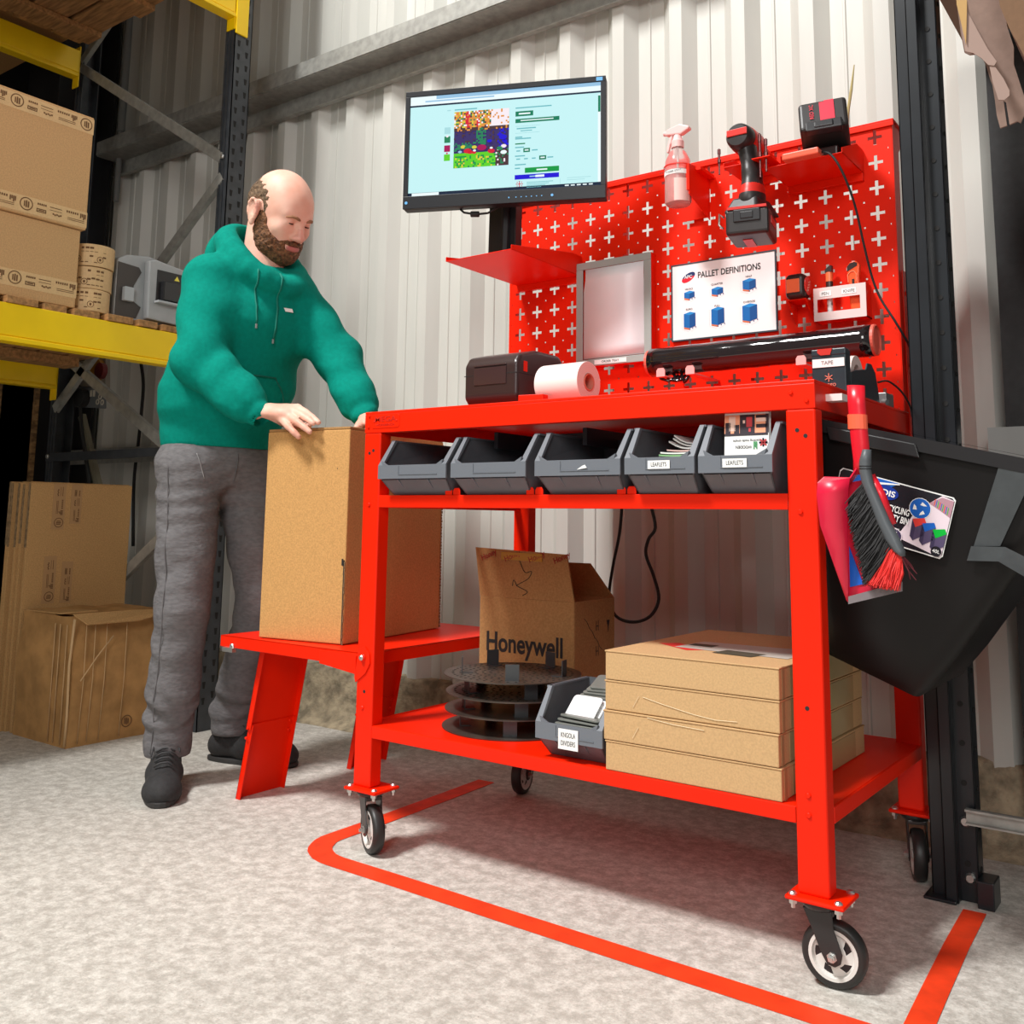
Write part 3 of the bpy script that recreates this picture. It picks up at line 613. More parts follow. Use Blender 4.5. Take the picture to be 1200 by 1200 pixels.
# ---- monitor
def monitor():
    A = Vector((-.05, .16, 0)); B = Vector((.425, .37, 0)); c = (A+B)/2; ux = (B-A).normalized(); W = (B-A).length; nrm = Vector((ux.y, -ux.x, 0)); Z = Vector((0, 0, 1))
    lean = Z; zc = 1.652; H = .314
    t = empty('monitor', (.14, .33, 1.375), 'wide black monitor showing a web shop page with a garden picture', 'monitor')
    def P(u, v, d=0): return Vector((c.x, c.y, zc))+ux*(u-.5)*W+Z*(v-.5)*H+nrm*d
    m = MB(); m.hexa([P(0, 0, -.03), P(1, 0, -.03), P(1, 0, 0), P(0, 0, 0), P(0, 1, -.03), P(1, 1, -.03), P(1, 1, 0), P(0, 1, 0)])
    m.hexa([P(.2, .12, -.055), P(.8, .12, -.055), P(.85, .1, -.03), P(.15, .1, -.03), P(.2, .85, -.055), P(.8, .85, -.055), P(.85, .9, -.03), P(.15, .9, -.03)])
    m.build('screen_housing', mat('monitor_plastic', (.012, .012, .014), .45), t, bevel=.003)
    m = MB(); bz = [(0, 1, 0, .105), (0, 1, .955, 1), (0, .024, .105, .955), (.976, 1, .105, .955)]
    for a, b, e, f in bz: m.hexa([P(a, e, 0), P(b, e, 0), P(b, e, .006), P(a, e, .006), P(a, f, 0), P(b, f, 0), P(b, f, .006), P(a, f, .006)])
    m.build('bezel', mat('monitor_bezel', (.013, .014, .017), .4, spec=.3), t, bevel=.001)
    def E(nm, col, s=1.): return mat('screen_'+nm, col, .5, emit=s)
    S = [E('page', (.60, .95, .97), .95), E('bar', (.38, .66, .92), .85), E('navy', (.01, .03, .08), .6), E('green', (.0, .22, .11), .9), E('blue', (.01, .0, .75), .9), E('white', (.86, .98, 1), 1.0),
         E('grass', (.13, .72, .02), .9), E('orange', (.85, .32, .05), .9), E('violet', (.05, .03, .17), .8), E('red', (.75, .01, .04), .9), E('leaf', (.02, .28, .12), .8), E('text', (.2, .62, .68), .8), E('brown', (.1, .04, .05), .7), E('yellow', (.8, .7, .05), .9), E('pink', (.95, .85, .9), 1), E('mag', (.5, .0, .12), .8), E('frame', (.45, .8, .84), .9), E('dgreen', (.0, .35, .06), .9)]
    idx = {k: i for i, k in enumerate(['page', 'bar', 'navy', 'green', 'blue', 'white', 'grass', 'orange', 'violet', 'red', 'leaf', 'text', 'brown', 'yellow', 'pink', 'mag', 'frame', 'dgreen'])}
    m = MB(); x0, x1, y0, y1 = .024, .976, .105, .955
    def R(u0, u1, v0, v1, nm, d=.001):   # u,v in screen fraction, v from top
        a, b = x0+(x1-x0)*u0, x0+(x1-x0)*u1; e, f = y1-(y1-y0)*v1, y1-(y1-y0)*v0
        m.quad(P(a, e, d), P(b, e, d), P(b, f, d), P(a, f, d), idx[nm])
    def D(u, v, r, nm, d, n=9, sq=1.):
        a = x0+(x1-x0)*u; e = y1-(y1-y0)*v; c0 = P(a, e, d)
        m.add([c0+ux*math.cos(2*PI*k/n)*r*W+Z*math.sin(2*PI*k/n)*r*W*sq for k in range(n)], [tuple(range(n))], idx[nm])
    R(0, 1, 0, 1, 'page'); R(0, 1, 0, .035, 'bar', .0013); R(0, .14, 0, .035, 'white', .0015); R(0, 1, .035, .085, 'white', .0013); R(.08, .45, .045, .06, 'bar', .0016); R(0, 1, .085, .103, 'navy', .0014)
    R(.985, 1, .12, 1, 'white', .0013); R(.986, .998, .13, .29, 'green', .0016); R(0, 1, .965, 1, 'navy', .0014); R(.02, .165, .968, 1, 'white', .0018)
    for k in range(5): R(.82+.03*k, .84+.03*k, .975, .987, 'white', .0018)
    R(.24, .53, .185, .745, 'violet', .0014)    # garden picture
    rnd = random.Random(5)
    R(.24, .53, .185, .35, 'orange', .0016); R(.24, .53, .35, .365, 'brown', .0018); R(.24, .53, .37, .378, 'orange', .0018); R(.44, .53, .185, .30, 'pink', .0018)
    for k in range(26): D(.245+.28*rnd.random(), .195+.14*rnd.random(), .004+.006*rnd.random(), ['leaf', 'yellow', 'orange', 'red', 'pink', 'orange'][k % 6], .002+.00002*k, 6, 1.4)
    for k in range(3): R(.30+.04*k, .312+.04*k, .19, .35, 'red' if k != 1 else 'brown', .0028)
    R(.24, .46, .62, .745, 'grass', .0018); R(.24, .44, .60, .63, 'grass', .0018); R(.46, .53, .64, .745, 'brown', .0018)
    for k in range(34): D(.245+.21*rnd.random(), .62+.12*rnd.random(), .002+.003*rnd.random(), ['yellow', 'grass', 'leaf'][k % 3], .0021+.00002*k, 5, .6)
    for k in range(6): D(.385, .37+.035*k, .014-.001*abs(k-2), 'leaf', .003+.0001*k, 7, .5)
    for k in range(5): D(.27+.02*k, .55-.01*(k % 2), .013, ['leaf', 'yellow', 'leaf', 'leaf', 'yellow'][k], .003+.0001*k, 8, .7)
    for u, v, r, nm in ((.315, .585, .02, 'red'), (.33, .6, .014, 'red'), (.35, .605, .011, 'red'), (.352, .585, .008, 'white'), (.39, .56, .024, 'mag'), (.44, .6, .018, 'red'), (.44, .57, .008, 'white'), (.485, .58, .016, 'leaf'), (.505, .62, .016, 'white'), (.505, .56, .014, 'pink'), (.275, .59, .01, 'bar'), (.5, .47, .02, 'blue'), (.43, .5, .012, 'blue')): D(u, v, r, nm, .0045, 10, .65)
    G = 34
    for i in range(G):
        for j in range(G):
            u, v = (i+.5)/G, (j+.5)/G; q = rnd.random()
            if v < .28: nm = ('red' if (abs(u-.25) < .05 or abs(u-.43) < .03) and q < .6 else 'pink' if (u > .68 and q < .75) else ['orange', 'yellow', 'leaf', 'brown', 'orange', 'pink', 'orange'][int(q*6.99)])
            elif v < .36: nm = 'brown' if q < .75 else 'orange'
            elif v < .70: nm = 'leaf' if (abs(u-.5) < .09 and v < .62 and q < .7) or (v > .55 and u < .5 and q < .45) else 'blue' if (u > .8 and q < .35) else 'brown' if q < .12 else None
            elif v > .78 and u < .76: nm = 'grass' if q < .55 else 'yellow' if q < .68 else 'dgreen' if q < .93 else 'leaf'
            elif u >= .76: nm = 'brown' if q < .7 else 'leaf' if q < .85 else 'pink'
            else: nm = None
            if nm and q == q: R(.24+.29*i/G, .24+.29*(i+1)/G, .185+.56*j/G, .185+.56*(j+1)/G, nm, .00285)
    for k, nm in enumerate(['frame', 'leaf', 'mag', 'grass']): R(.188, .22, .33+.09*k, .395+.09*k, nm, .0014)
    D(.204, .42, .007, 'pink', .0018, 6); D(.204, .59, .005, 'red', .0018, 6)
    for a, b, v, c_ in ((.24, .36, .155, 'text'), (.20, .22, .155, 'frame'), (.563, .75, .185, 'text'), (.563, .60, .475, 'text'), (.563, .645, .49, 'text'), (.563, .615, .54, 'leaf'), (.563, .61, .575, 'text'), (.563, .615, .66, 'text'), (.563, .62, .745, 'text'), (.563, .59, .78, 'text'), (.57, .59, .61, 'text'), (.65, .68, .61, 'text'), (.57, .59, .69, 'text'), (.61, .63, .69, 'text'), (.65, .67, .69, 'text'), (.73, .76, .69, 'text')): R(a, b, v, v+.012, c_, .0014)
    R(.563, .655, .225, .275, 'green', .0014); R(.58, .64, .243, .258, 'white', .0018); R(.563, .79, .30, .34, 'green', .0014); R(.59, .76, .314, .324, 'white', .0018)
    R(.563, .69, .372, .374, 'text', .0014); R(.563, .69, .44, .442, 'text', .0014); R(.57, .67, .39, .402, 'text', .0014); R(.59, .65, .415, .424, 'text', .0014)
    R(.606, .64, .592, .632, 'green', .0014); R(.613, .633, .606, .618, 'white', .0018); R(.688, .724, .675, .715, 'green', .0014); R(.695, .717, .689, .701, 'white', .0018)
    R(.615, .79, .785, .835, 'dgreen', .0014); R(.675, .73, .803, .817, 'white', .0018); R(.563, .79, .85, .895, 'blue', .0014); R(.64, .67, .866, .878, 'bar', .0018); R(.67, .715, .861, .882, 'white', .0018)
    for k in range(4): R(.625, .76-.02*k, .925+.016*k, .931+.016*k, 'text', .0014)
    R(.795, .797, .91, .962, 'frame', .0014)
    for k in range(2): R(.83, .95-.03*k, .905+.02*k, .911+.02*k, 'frame', .0014)
    for k in range(8): D(.588+.016*math.cos(PI/4*k), .94+.016*math.sin(PI/4*k)*1.6, .0028, 'red' if k % 2 else 'violet', .0018, 6)
    R(.586, .590, .915, .965, 'red', .0019); R(.570, .606, .937, .943, 'red', .0019)
    m.build('screen', S, t)
    m = MB(); m.prism([P(.955, .96, .0065), P(.985, .96, .0065), P(.985, .99, .0065), P(.955, .99, .0065)], -nrm*.0006, 0)
    m.cyl(P(.018, .05, .0062), P(.018, .05, .0068), .004, n=10); m.cyl(P(.745, .045, .0062), P(.745, .045, .0068), .0035, n=10); m.cyl(P(.535, .045, .0062), P(.535, .045, .0068), .002, n=8)
    for k in range(6): m.cyl(P(.57+.025*k, .045, .0062), P(.57+.025*k, .045, .0066), .0016, n=6)
    m.build('badge_and_buttons', mat('sticker_blue', (.12, .4, .75), .4), t)
    # stand: black column, foot
    m = MB(); cx, cy = .14, .32
    m.prism([(.082, .345, 1.375), (.178, .335, 1.375), (.178, .335, 1.60), (.086, .345, 1.60)], (.0, .028, 0))
    m.cyl((.145, .335, 1.375), (.15, .335, 1.60), .012, n=14)
    m.hexa([(.1, .30, 1.56), (.2, .30, 1.56), (.19, .36, 1.56), (.1, .36, 1.56), (.1, .28, 1.66), (.2, .32, 1.66), (.19, .36, 1.66), (.1, .36, 1.66)])
    m.build('stand_column', DARKP, t, bevel=.002)
    m = MB(); m.box(.075, .2, .27, .40, 1.3665, 1.375); m.build('stand_foot', DARKP, t, bevel=.002)
    m = MB(); q = [P(.28, -.0, -.02), P(.3, -.03, -.02), P(.36, -.05, -.02), P(.42, -.045, -.02), P(.47, -.0, -.02)]; m.tube(q, .0028, n=8)
    m.cyl(P(.335, -.047, -.02), P(.375, -.05, -.02), .0075, n=10); m.build('screen_cable', BLK, t, smooth=True)
monitor()
# ---- label printer
p = empty('label_printer', (.31, .17, .957), 'dark square label printer at the left of the bench top', 'printer')
px0, px1, py0, py1, pz = .243, .388, .065, .275, .957
m = MB(); sec = [(py0+.012, pz+.004), (py0-.004, pz+.022), (py0-.004, pz+.095), (py0+.01, pz+.115), (py0+.07, pz+.13), (py1-.05, pz+.13), (py1-.01, pz+.10), (py1, pz+.05), (py1, pz+.004)]
m.prism([(px0, y, z) for y, z in sec], (px1-px0, 0, 0)); m.build('printer_case', mat('printer_plastic', (.035, .018, .018), .3), p, bevel=.008, seg=4)
m = MB(); m.box(px0+.028, px1-.028, py0-.006, py0-.003, pz+.05, pz+.088).box(px0+.028, px1-.028, py0-.0065, py0-.004, pz+.091, pz+.094); m.build('label_slot', mat('printer_gloss', (.05, .025, .025), .15), p, bevel=.001)
m = MB(); m.box(px1-.0005, px1+.0012, py0+.02, py0+.034, pz+.077, pz+.100); m.build('release_tab', RED, p, bevel=.003)
m = MB(); m.box(px1-.001, px1+.0004, py0, py1-.004, pz+.071, pz+.0725).box(px0, px1, py0-.0045, py0-.0035, pz+.0715, pz+.073); m.build('lid_seam', BLK, p)
m = MB(); m.prism([(.415, .03, .957), (.47, .04, .957), (.47, .06, .957), (.405, .055, .957)], (0, 0, .017)); tag(m.build('backing_strip', RED, None, bevel=.001), 'small red folded backing strip beside the white label roll', 'paper strip')
# ---- label roll
r = empty('label_roll', (.49, .1, .957), 'fat white roll of labels lying on the bench top beside the printer', 'label roll')
c0 = Vector((.432, .108, 1.001)); ax = Vector((1, -.04, 0)).normalized()
m = MB(); m.lathe(c0, ax, [(.019, 0), (.043, 0), (.0435, .002), (.0435, .108), (.043, .11), (.019, .11), (.019, 0)], n=48); m.build('paper_roll', mat('label_paper', (.90, .76, .72), .6), r); autosmooth(COL.objects['paper_roll'])
m = MB(); m.lathe(c0+ax*.0, ax, [(.0185, .004), (.0185, .112), (.0155, .112), (.0155, .004)], n=30); m.build('roll_core', mat('core_card', (.65, .22, .15), .8), r)
m = MB()
for k in range(5): m.lathe(c0+ax*.1101, ax, [(.023+.004*k, 0), (.0234+.004*k, .0002)], n=40)
m.build('roll_winding', mat('winding_line', (.7, .42, .38), .8), r)
# ---- order tray frame
f = empty('order_tray', (.35, .53, 1.112), 'grey framed clear document tray hung on the pegboard, holding white paper', 'document tray')
fx0, fx1, fz0, fz1, fy = .240, .462, 1.113, 1.392, .527
FG = mat('frame_grey', (.36, .40, .375), .4)
m = MB(); m.box(fx0, fx1, fy, fy+.004, fz1-.019, fz1).box(fx0, fx1, fy, fy+.004, fz0, fz0+.018).box(fx0, fx0+.02, fy, fy+.004, fz0+.018, fz1-.019).box(fx1-.02, fx1, fy, fy+.004, fz0+.018, fz1-.019)
m.build('tray_frame', FG, f, bevel=.001)
m = MB(); m.box(fx0+.004, fx1-.004, fy+.012, fy+.016, fz0+.004, fz1-.004).box(fx0, fx0+.002, fy+.004, PY-.002, fz0, fz1).box(fx1-.002, fx1, fy+.004, PY-.002, fz0, fz1).box(fx0, fx1, fy+.004, PY-.002, fz0, fz0+.002); m.build('tray_back', RED, f)
m = MB(); N = 8; vs = []
for k in range(N+1):
    z = fz0+.02+(fz1-.02-fz0-.02)*k/N; d = .003*math.sin(k*1.1) if k > 5 else 0; vs += [(fx0+.022+(.006 if k > 6 else 0), fy+.004-d, z), (fx1-.021, fy+.004-d, z)]
m.add(vs, [(2*k, 2*k+1, 2*k+3, 2*k+2) for k in range(N)]); m.build('paper_sheet', mat('tray_paper', (.95, .93, .95), .35, noise_amt=.05, scale=9), f, smooth=True, solid=.001)
m = MB().box(.297, .392, fy-.001, fy, 1.116, 1.1275).build('tray_label', WHT, f)
text('ORDER TRAY', 'label_lettering', m, (.3445, fy-.0014, 1.1217), (1, 0, 0), (0, 0, 1), .0085, mat('dark_ink', (.05, .05, .05)), thick=.0002)
# ---- poster
q = empty('pallet_poster', (.644, .55, 1.16), 'white PALLET DEFINITIONS poster in a thin dark frame', 'poster')
ax0, ax1, az0, az1, ay = .508, .781, 1.158, 1.353, .548
m = MB(); m.box(ax0, ax1, ay, ay+.004, az0, az0+.0035).box(ax0, ax1, ay, ay+.004, az1-.0035, az1).box(ax0, ax0+.0035, ay, ay+.004, az0+.0035, az1-.0035).box(ax1-.0035, ax1, ay, ay+.004, az0+.0035, az1-.0035); m.build('poster_frame', mat('poster_edge', (.03, .045, .06), .5), q)
MB().box(ax0+.003, ax1-.003, ay+.001, ay+.003, az0+.003, az1-.003).build('poster_sheet', mat('poster_paper', (.93, .86, .86), .15), q)
yy = ay+.0004
text('PALLET DEFINITIONS', 'poster_title', q, (.6615, yy, 1.318), (1, 0, 0), (0, 0, 1), .0215, BLK, thick=.0002, font_w=.80, bold=.012)
m = MB(); c = (.5555, 1.3165); n = 20
ring = [(c[0]+.017*math.cos(2*PI*k/n)+.006*math.sin(2*PI*k/n), yy, c[1]+.0125*math.sin(2*PI*k/n)+.003*math.cos(2*PI*k/n)) for k in range(n)]
m.prism([ring[k] for k in range(0, 11)], (0, .0003, 0), 0); m.prism([ring[k % n] for k in range(10, 21)], (0, .0003, 0), 1); m.build('poster_logo', [mat('logo_navy', (.01, .03, .12), .4), mat('logo_red', (.7, .01, .03), .4)], q)
text('APC', 'logo_lettering', q, (.5555, yy-.0004, 1.3175), (1, 0, 0), (0, 0, 1), .0115, WHT, thick=.0002, bold=.01)
names = ['MICRO', 'QUARTER', 'HALF', 'EURO', 'FULL', 'OVERSIZE']; bx = [.5575, .632, .7135]
PB = [mat('pallet_wrap_blue', (.005, .13, .42), .4), mat('pallet_wrap_top', (.02, .25, .62), .4), mat('pallet_wrap_side', (.004, .07, .26), .4), mat('pallet_orange', (.7, .16, .06), .5), mat('rule_grey', (.45, .45, .47), .6)]
for i, nm in enumerate(names):
    m = MB(); cx = bx[i % 3]; row = i//3; w_ = (.014, .015, .0165)[i % 3]*(1 if row == 0 else 1.12); h = ((.013, .013, .020), (.033, .036, .034))[row][i % 3]; cz = (1.262 if i < 2 else 1.264) if row == 0 else 1.188
    s = w_*.5; y = yy-.0001
    m.quad((cx-w_, y, cz+s*.5), (cx, y, cz), (cx, y, cz+h), (cx-w_, y, cz+h+s*.5), 0); m.quad((cx, y, cz), (cx+w_, y, cz+s*.55), (cx+w_, y, cz+h+s*.55), (cx, y, cz+h), 2)
    m.quad((cx-w_, y, cz+h+s*.5), (cx, y, cz+h), (cx+w_, y, cz+h+s*.55), (cx+.001, y, cz+h+s*1.05), 1)
    m.quad((cx-w_, y, cz+s*.5-.004), (cx, y, cz-.004), (cx, y, cz-.0005), (cx-w_, y, cz+s*.5-.0005), 3)
    for k in range(3): a = w_*k/2; m.quad((cx+a-.001, y, cz+s*.275*k-.004), (cx+a+.0015, y, cz+s*.275*k-.0035), (cx+a+.0015, y, cz+s*.275*k-.001), (cx+a-.001, y, cz+s*.275*k-.0012), 2)
    m.quad((cx-w_-.005, y, cz), (cx-w_-.0046, y, cz), (cx-w_-.0046, y, cz+h+s*.5), (cx-w_-.005, y, cz+h+s*.5), 4)
    m.quad((cx-w_-.004, y, cz-.001), (cx-.002, y, cz-.008), (cx-.002, y, cz-.0084), (cx-w_-.004, y, cz-.0014), 4); m.quad((cx+.003, y, cz-.008), (cx+w_+.004, y, cz), (cx+w_+.004, y, cz-.0004), (cx+.003, y, cz-.0084), 4)
    m.build('pallet_drawing', PB, q)
for i, nm in enumerate(names):
    cz = (1.2855, 1.2885, 1.2965)[i % 3] if i < 3 else 1.235
    text(nm, 'poster_caption', q, (bx[i % 3]-.001, yy, cz+.001 if i < 3 else cz+.0005), (1, 0, 0), (0, 0, 1), .0068, BLK, thick=.0001)
# ---- spray bottle
sp = empty('spray_bottle', (.575, .455, 1.47), 'clear spray bottle with a pale pink trigger head, in a red holder', 'spray bottle')
sx, sy, sz = .578, .452, 1.470
m = MB(); m.lathe((sx, sy, sz), (0, 0, 1), [(.0001, .002), (.028, .002), (.032, .008), (.032, .095), (.030, .112), (.021, .132), (.0135, .140), (.0125, .148)], n=30)
m.build('bottle', mat('clear_plastic', (.98, .80, .78), .12, trans=.8), sp, smooth=True)
MB().lathe((sx, sy, sz), (0, 0, 1), [(.0001, .004), (.029, .004), (.029, .085), (.0001, .085)], n=30).build('cleaning_liquid', mat('spray_liquid', (.97, .60, .56), .2, trans=.5), sp)
MB().cyl((sx, sy, sz+.01), (sx, sy, sz+.15), .0022, n=8).build('dip_tube', WHT, sp)
TRG = mat('trigger_pink', (.93, .55, .53), .35)
m = MB(); m.lathe((sx, sy, sz+.145), (0, 0, 1), [(.015, 0), (.0155, .016), (.013, .02), (.009, .032)], n=20)
m.prism([(sx-.030, sy-.009, sz+.181), (sx+.012, sy-.009, sz+.176), (sx+.034, sy-.009, sz+.186), (sx+.034, sy-.009, sz+.192), (sx+.008, sy-.009, sz+.203), (sx-.026, sy-.009, sz+.195)], (0, .018, 0))
m.cyl((sx-.028, sy, sz+.188), (sx-.036, sy, sz+.189), .006, n=12); hd = m.build('spray_head', TRG, sp, bevel=.003)
m = MB(); m.prism([(sx-.010, sy-.005, sz+.18), (sx-.018, sy-.005, sz+.18), (sx-.027, sy-.005, sz+.15), (sx-.028, sy-.005, sz+.138), (sx-.023, sy-.005, sz+.138), (sx-.019, sy-.005, sz+.155)], (0, .01, 0)); m.build('trigger', TRG, sp, bevel=.002)
m = MB(); n = 14
vs = [(sx+.0326*math.cos(a), sy+.0326*math.sin(a), sz+z) for z in (.071, .082) for a in [-PI*.95+PI*.85*k/n for k in range(n+1)]]
m.add(vs, [(k, k+1, k+n+2, k+n+1) for k in range(n)]); lb = m.build('bottle_label', WHT, sp)
m = MB(); vs = [(sx+.0325*math.cos(a), sy+.0325*math.sin(a), sz+z) for z in (.004, .06) for a in [-PI*.45+PI*.4*k/n for k in range(n+1)]]
m.add(vs, [(k, k+1, k+n+2, k+n+1) for k in range(n)]); m.build('back_label', mat('label_pinkish', (.85, .55, .5), .5), sp)
text('KITS UNDER SPRAY', 'label_lettering', lb, (sx-.003, sy-.0335, sz+.0765), (1, 0, 0), (0, 0, 1), .0066, BLK, thick=.0002)
m = MB(); m.lathe((sx, sy, sz+.094), (0, 0, 1), [(.0330, 0), (.0345, .0005), (.0345, .002), (.0330, .002)], n=30); m.box(sx+.02, sx+.05, sy+.02, sy+.1, sz+.088, sz+.096)
m.build('holder_ring', RED, COL.objects['packing_workbench'])
# ---- cordless drill hanging by its body, seen from behind
d = empty('cordless_drill', (.765, .45, 1.33), 'black and red cordless drill with a chunky battery hanging from a red bracket', 'cordless drill')
TOOLB = mat('tool_black', (.022, .018, .018), .42, noise_amt=.2, scale=60); TOOLR = mat('tool_red', (.62, .02, .012), .4)
m = MB(); hc = Vector((.768, .365, 1.575))
m.lathe(hc, (0, 1, 0), [(.0001, -.002), (.024, -.001), (.029, .006), (.031, .02), (.031, .085), (.027, .10)], n=26); m.build('motor_housing', TOOLB, d); autosmooth(COL.objects['motor_housing'])
m = MB(); m.lathe(hc, (0, 1, 0), [(.0312, .03), (.0325, .035), (.0325, .085), (.0312, .088)], n=26).lathe(hc, (0, 1, 0), [(.027, .1), (.018, .115), (.018, .15), (.012, .155), (.0001, .155)], n=22); m.build('chuck_collar', TOOLR, d)
m = MB(); m.box(hc.x-.024, hc.x+.024, hc.y-.004, hc.y-.001, hc.z-.002, hc.z+.014); m.build('rear_badge', TOOLR, d, bevel=.002)
F = Field((.70, .33, 1.40), (.85, .50, 1.57), .0035)
F.cap((.772, .405, 1.57), (.785, .405, 1.49), .022, .0175, side=(0, 1, 0), flat=1.35).cap((.785, .405, 1.49), (.787, .40, 1.44), .0175, .021, side=(0, 1, 0), flat=1.35).cap((.787, .40, 1.45), (.785, .40, 1.425), .022, .028, side=(0, 1, 0), flat=1.3)
F.build('grip', [TOOLB, TOOLR], d, matfn=lambda P: ((P[:, 2] < 1.462) & (P[:, 2] > 1.44)).astype(int))
m = MB(); m.hexa([(.735, .352, 1.395), (.815, .352, 1.39), (.835, .445, 1.392), (.745, .445, 1.395), (.752, .37, 1.432), (.808, .37, 1.43), (.815, .43, 1.43), (.757, .43, 1.432)]); m.build('battery_shoe', TOOLB, d, bevel=.006, seg=3)
m = MB(); R_ = Matrix.Rotation(math.radians(12), 3, 'Z'); c = Vector((.783, .40, 1.3675))
a_, b_, e_ = R_ @ Vector((.047, 0, 0)), R_ @ Vector((0, .056, 0)), Vector((0, 0, .03)); m.obox(c, a_, b_, e_)
bt = m.build('battery_pack', TOOLB, d, bevel=.008, seg=3)
m = MB(); m.obox(c-b_*1.0+Vector((0, 0, .012)), a_*.62, b_*.06, Vector((0, 0, .014))); m.obox(c-b_*1.02+Vector((0, 0, .012)), a_*.3, b_*.07, Vector((0, 0, .008))); m.build('battery_latch', DARKP, d, bevel=.002)
m = MB(); m.obox(c-b_*.98+e_*1.0, a_*.9, b_*.06, Vector((0, 0, .003))); m.obox(c-a_*.15-e_*1.02+b_*.3, a_*.22, b_*.55, Vector((0, 0, .001))); m.obox(c+a_*1.01+Vector((0, 0, .006)), a_*.02, b_*.5, Vector((0, 0, .008))); m.build('battery_trim', TOOLR, d)
m = MB(); m.tube([c-a_+Vector((-.002, -.03, .02)), c-a_+Vector((-.012, -.03, .03)), c-a_+Vector((-.014, -.03, .005)), c-a_+Vector((-.004, -.03, -.005))], .0025, n=8); m.build('belt_hook', STEEL, d, smooth=True)
# driver bits standing in the drill bracket
BITM = mat('bit_steel', (.10, .03, .03), .3, .6)
for (u, v0, v1, lab) in ((843, 172, 200, 'dark hexagonal driver bit standing left of the drill'), (889, 155, 203, 'long thin dark driver bit standing right of the drill'), (896, 160, 196, 'short dark driver bit behind the long thin one')):
    yb_ = .455 if u < 850 else .387; u += 0 if u < 850 else 2; a = at(u, v1, 'y', yb_); b = at(u, v0, 'y', yb_); L = (b-a).length
    m = MB(); m.lathe(a-Vector((0, 0, .01)), (0, 0, 1), [(.0001, 0), (.0025, 0), (.0025, L*.45), (.0045, L*.5), (.0045, L*.62), (.003, L*.65), (.003, L*.85), (.004, L*.87), (.004, L*1.05), (.0001, L*1.1)], n=8)
    tag(m.build('driver_bit', BITM), lab, 'driver bit', 'driver bits in the bracket')
# ---- battery charger with battery
ch = empty('battery_charger', (.94, .44, 1.5), 'black charger with a chunky battery clipped on top, on the right pegboard tray', 'battery charger')
c = Vector((.940, .440, 1.570)); R_ = Matrix.Rotation(math.radians(14), 3, 'Z') @ Matrix.Rotation(math.radians(-22), 3, 'X') @ Matrix.Rotation(math.radians(-4), 3, 'Y')
a_, b_, e_ = R_ @ Vector((.050, 0, 0)), R_ @ Vector((0, .055, 0)), R_ @ Vector((0, 0, .040))
MB().obox(c, a_, b_, e_).build('battery_pack', TOOLB, ch, bevel=.008, seg=3)
m = MB()
for s in (-1, -.33, .33, 1): m.obox(c+e_*1.02+a_*s*.55-b_*.0, a_*.12, b_*.85, R_ @ Vector((0, 0, .0025)))
m.build('battery_ribs', DARKP, ch, bevel=.002)
m = MB(); m.obox(c-b_*1.0-e_*.1+e_*.15, a_*.12, b_*.02, e_*.75); m.obox(c-b_*1.02+a_*.28+e_*.15, a_*.2, b_*.02, e_*.7)
m.build('battery_badge', mat('badge_red', (.75, .02, .05), .4), ch)
text('RED XC', 'battery_lettering', ch, c-b_*1.04-a_*.45+e_*.15, R_ @ Vector((0, 0, 1)), R_ @ Vector((-1, 0, 0)), .012, mat('badge_red', (.75, .02, .05)), thick=.0003)
m = MB(); m.obox(c-b_*.95-e_*.95, a_*.75, b_*.18, e_*.32); m.obox(c-b_*1.1-e_*.95, a_*.4, b_*.08, e_*.2); m.build('battery_latch', DARKP, ch, bevel=.003)
m = MB(); m.box(.885, .975, .41, .52, 1.499, 1.522); m.build('charger_base', mat('charger_black', (.03, .012, .012), .35), ch, bevel=.004)
m = MB(); m.obox((.905, .405, 1.505), (.04, 0, 0), (0, .03, 0), (0, 0, .0075)); tag(m.build('charger_cradle', mat('cradle_red', (.85, .12, .06), .35), None, bevel=.003), 'small red plastic cradle left of the battery charger', 'cradle')
# wooden stick behind
m = MB(); a = at(993, 135, 'y', .60); b = at(1001, 76, 'y', .60); m.tube([a-Vector((.004, 0, .06)), a, (a+b)/2+Vector((.001, 0, 0)), b], [.0045, .004, .0035, .0012], n=8)
tag(m.build('bamboo_cane', mat('bamboo', (.42, .34, .14), .6)), 'thin pointed bamboo cane sticking up behind the pegboard', 'cane')
# cable from charger
m = MB(); pts = [(962, 178, .40), (972, 180, .39), (982, 192, .385), (993, 215, .40), (1003, 245, .43), (1012, 285, .46), (1022, 325, .49), (1032, 350, .50), (1048, 375, .50), (1060, 395, .52), (1067, 410, .56), (1067, 430, .6)]
P_ = [at(*p_[:2], 'y', p_[2]) for p_ in pts]
def smooth_path(P_, n=5):
    out = []
    for i in range(len(P_)-1):
        p0, p1, p2, p3 = P_[max(i-1, 0)], P_[i], P_[i+1], P_[min(i+2, len(P_)-1)]
        for k in range(n):
            t = k/n; out.append(.5*((2*p1)+(p2-p0)*t+(2*p0-5*p1+4*p2-p3)*t*t+(3*p1-p0-3*p2+p3)*t**3))
    return out+[P_[-1]]
m.tube(smooth_path(P_), .0026, n=8); m.build('charger_cable', BLK, ch, smooth=True)
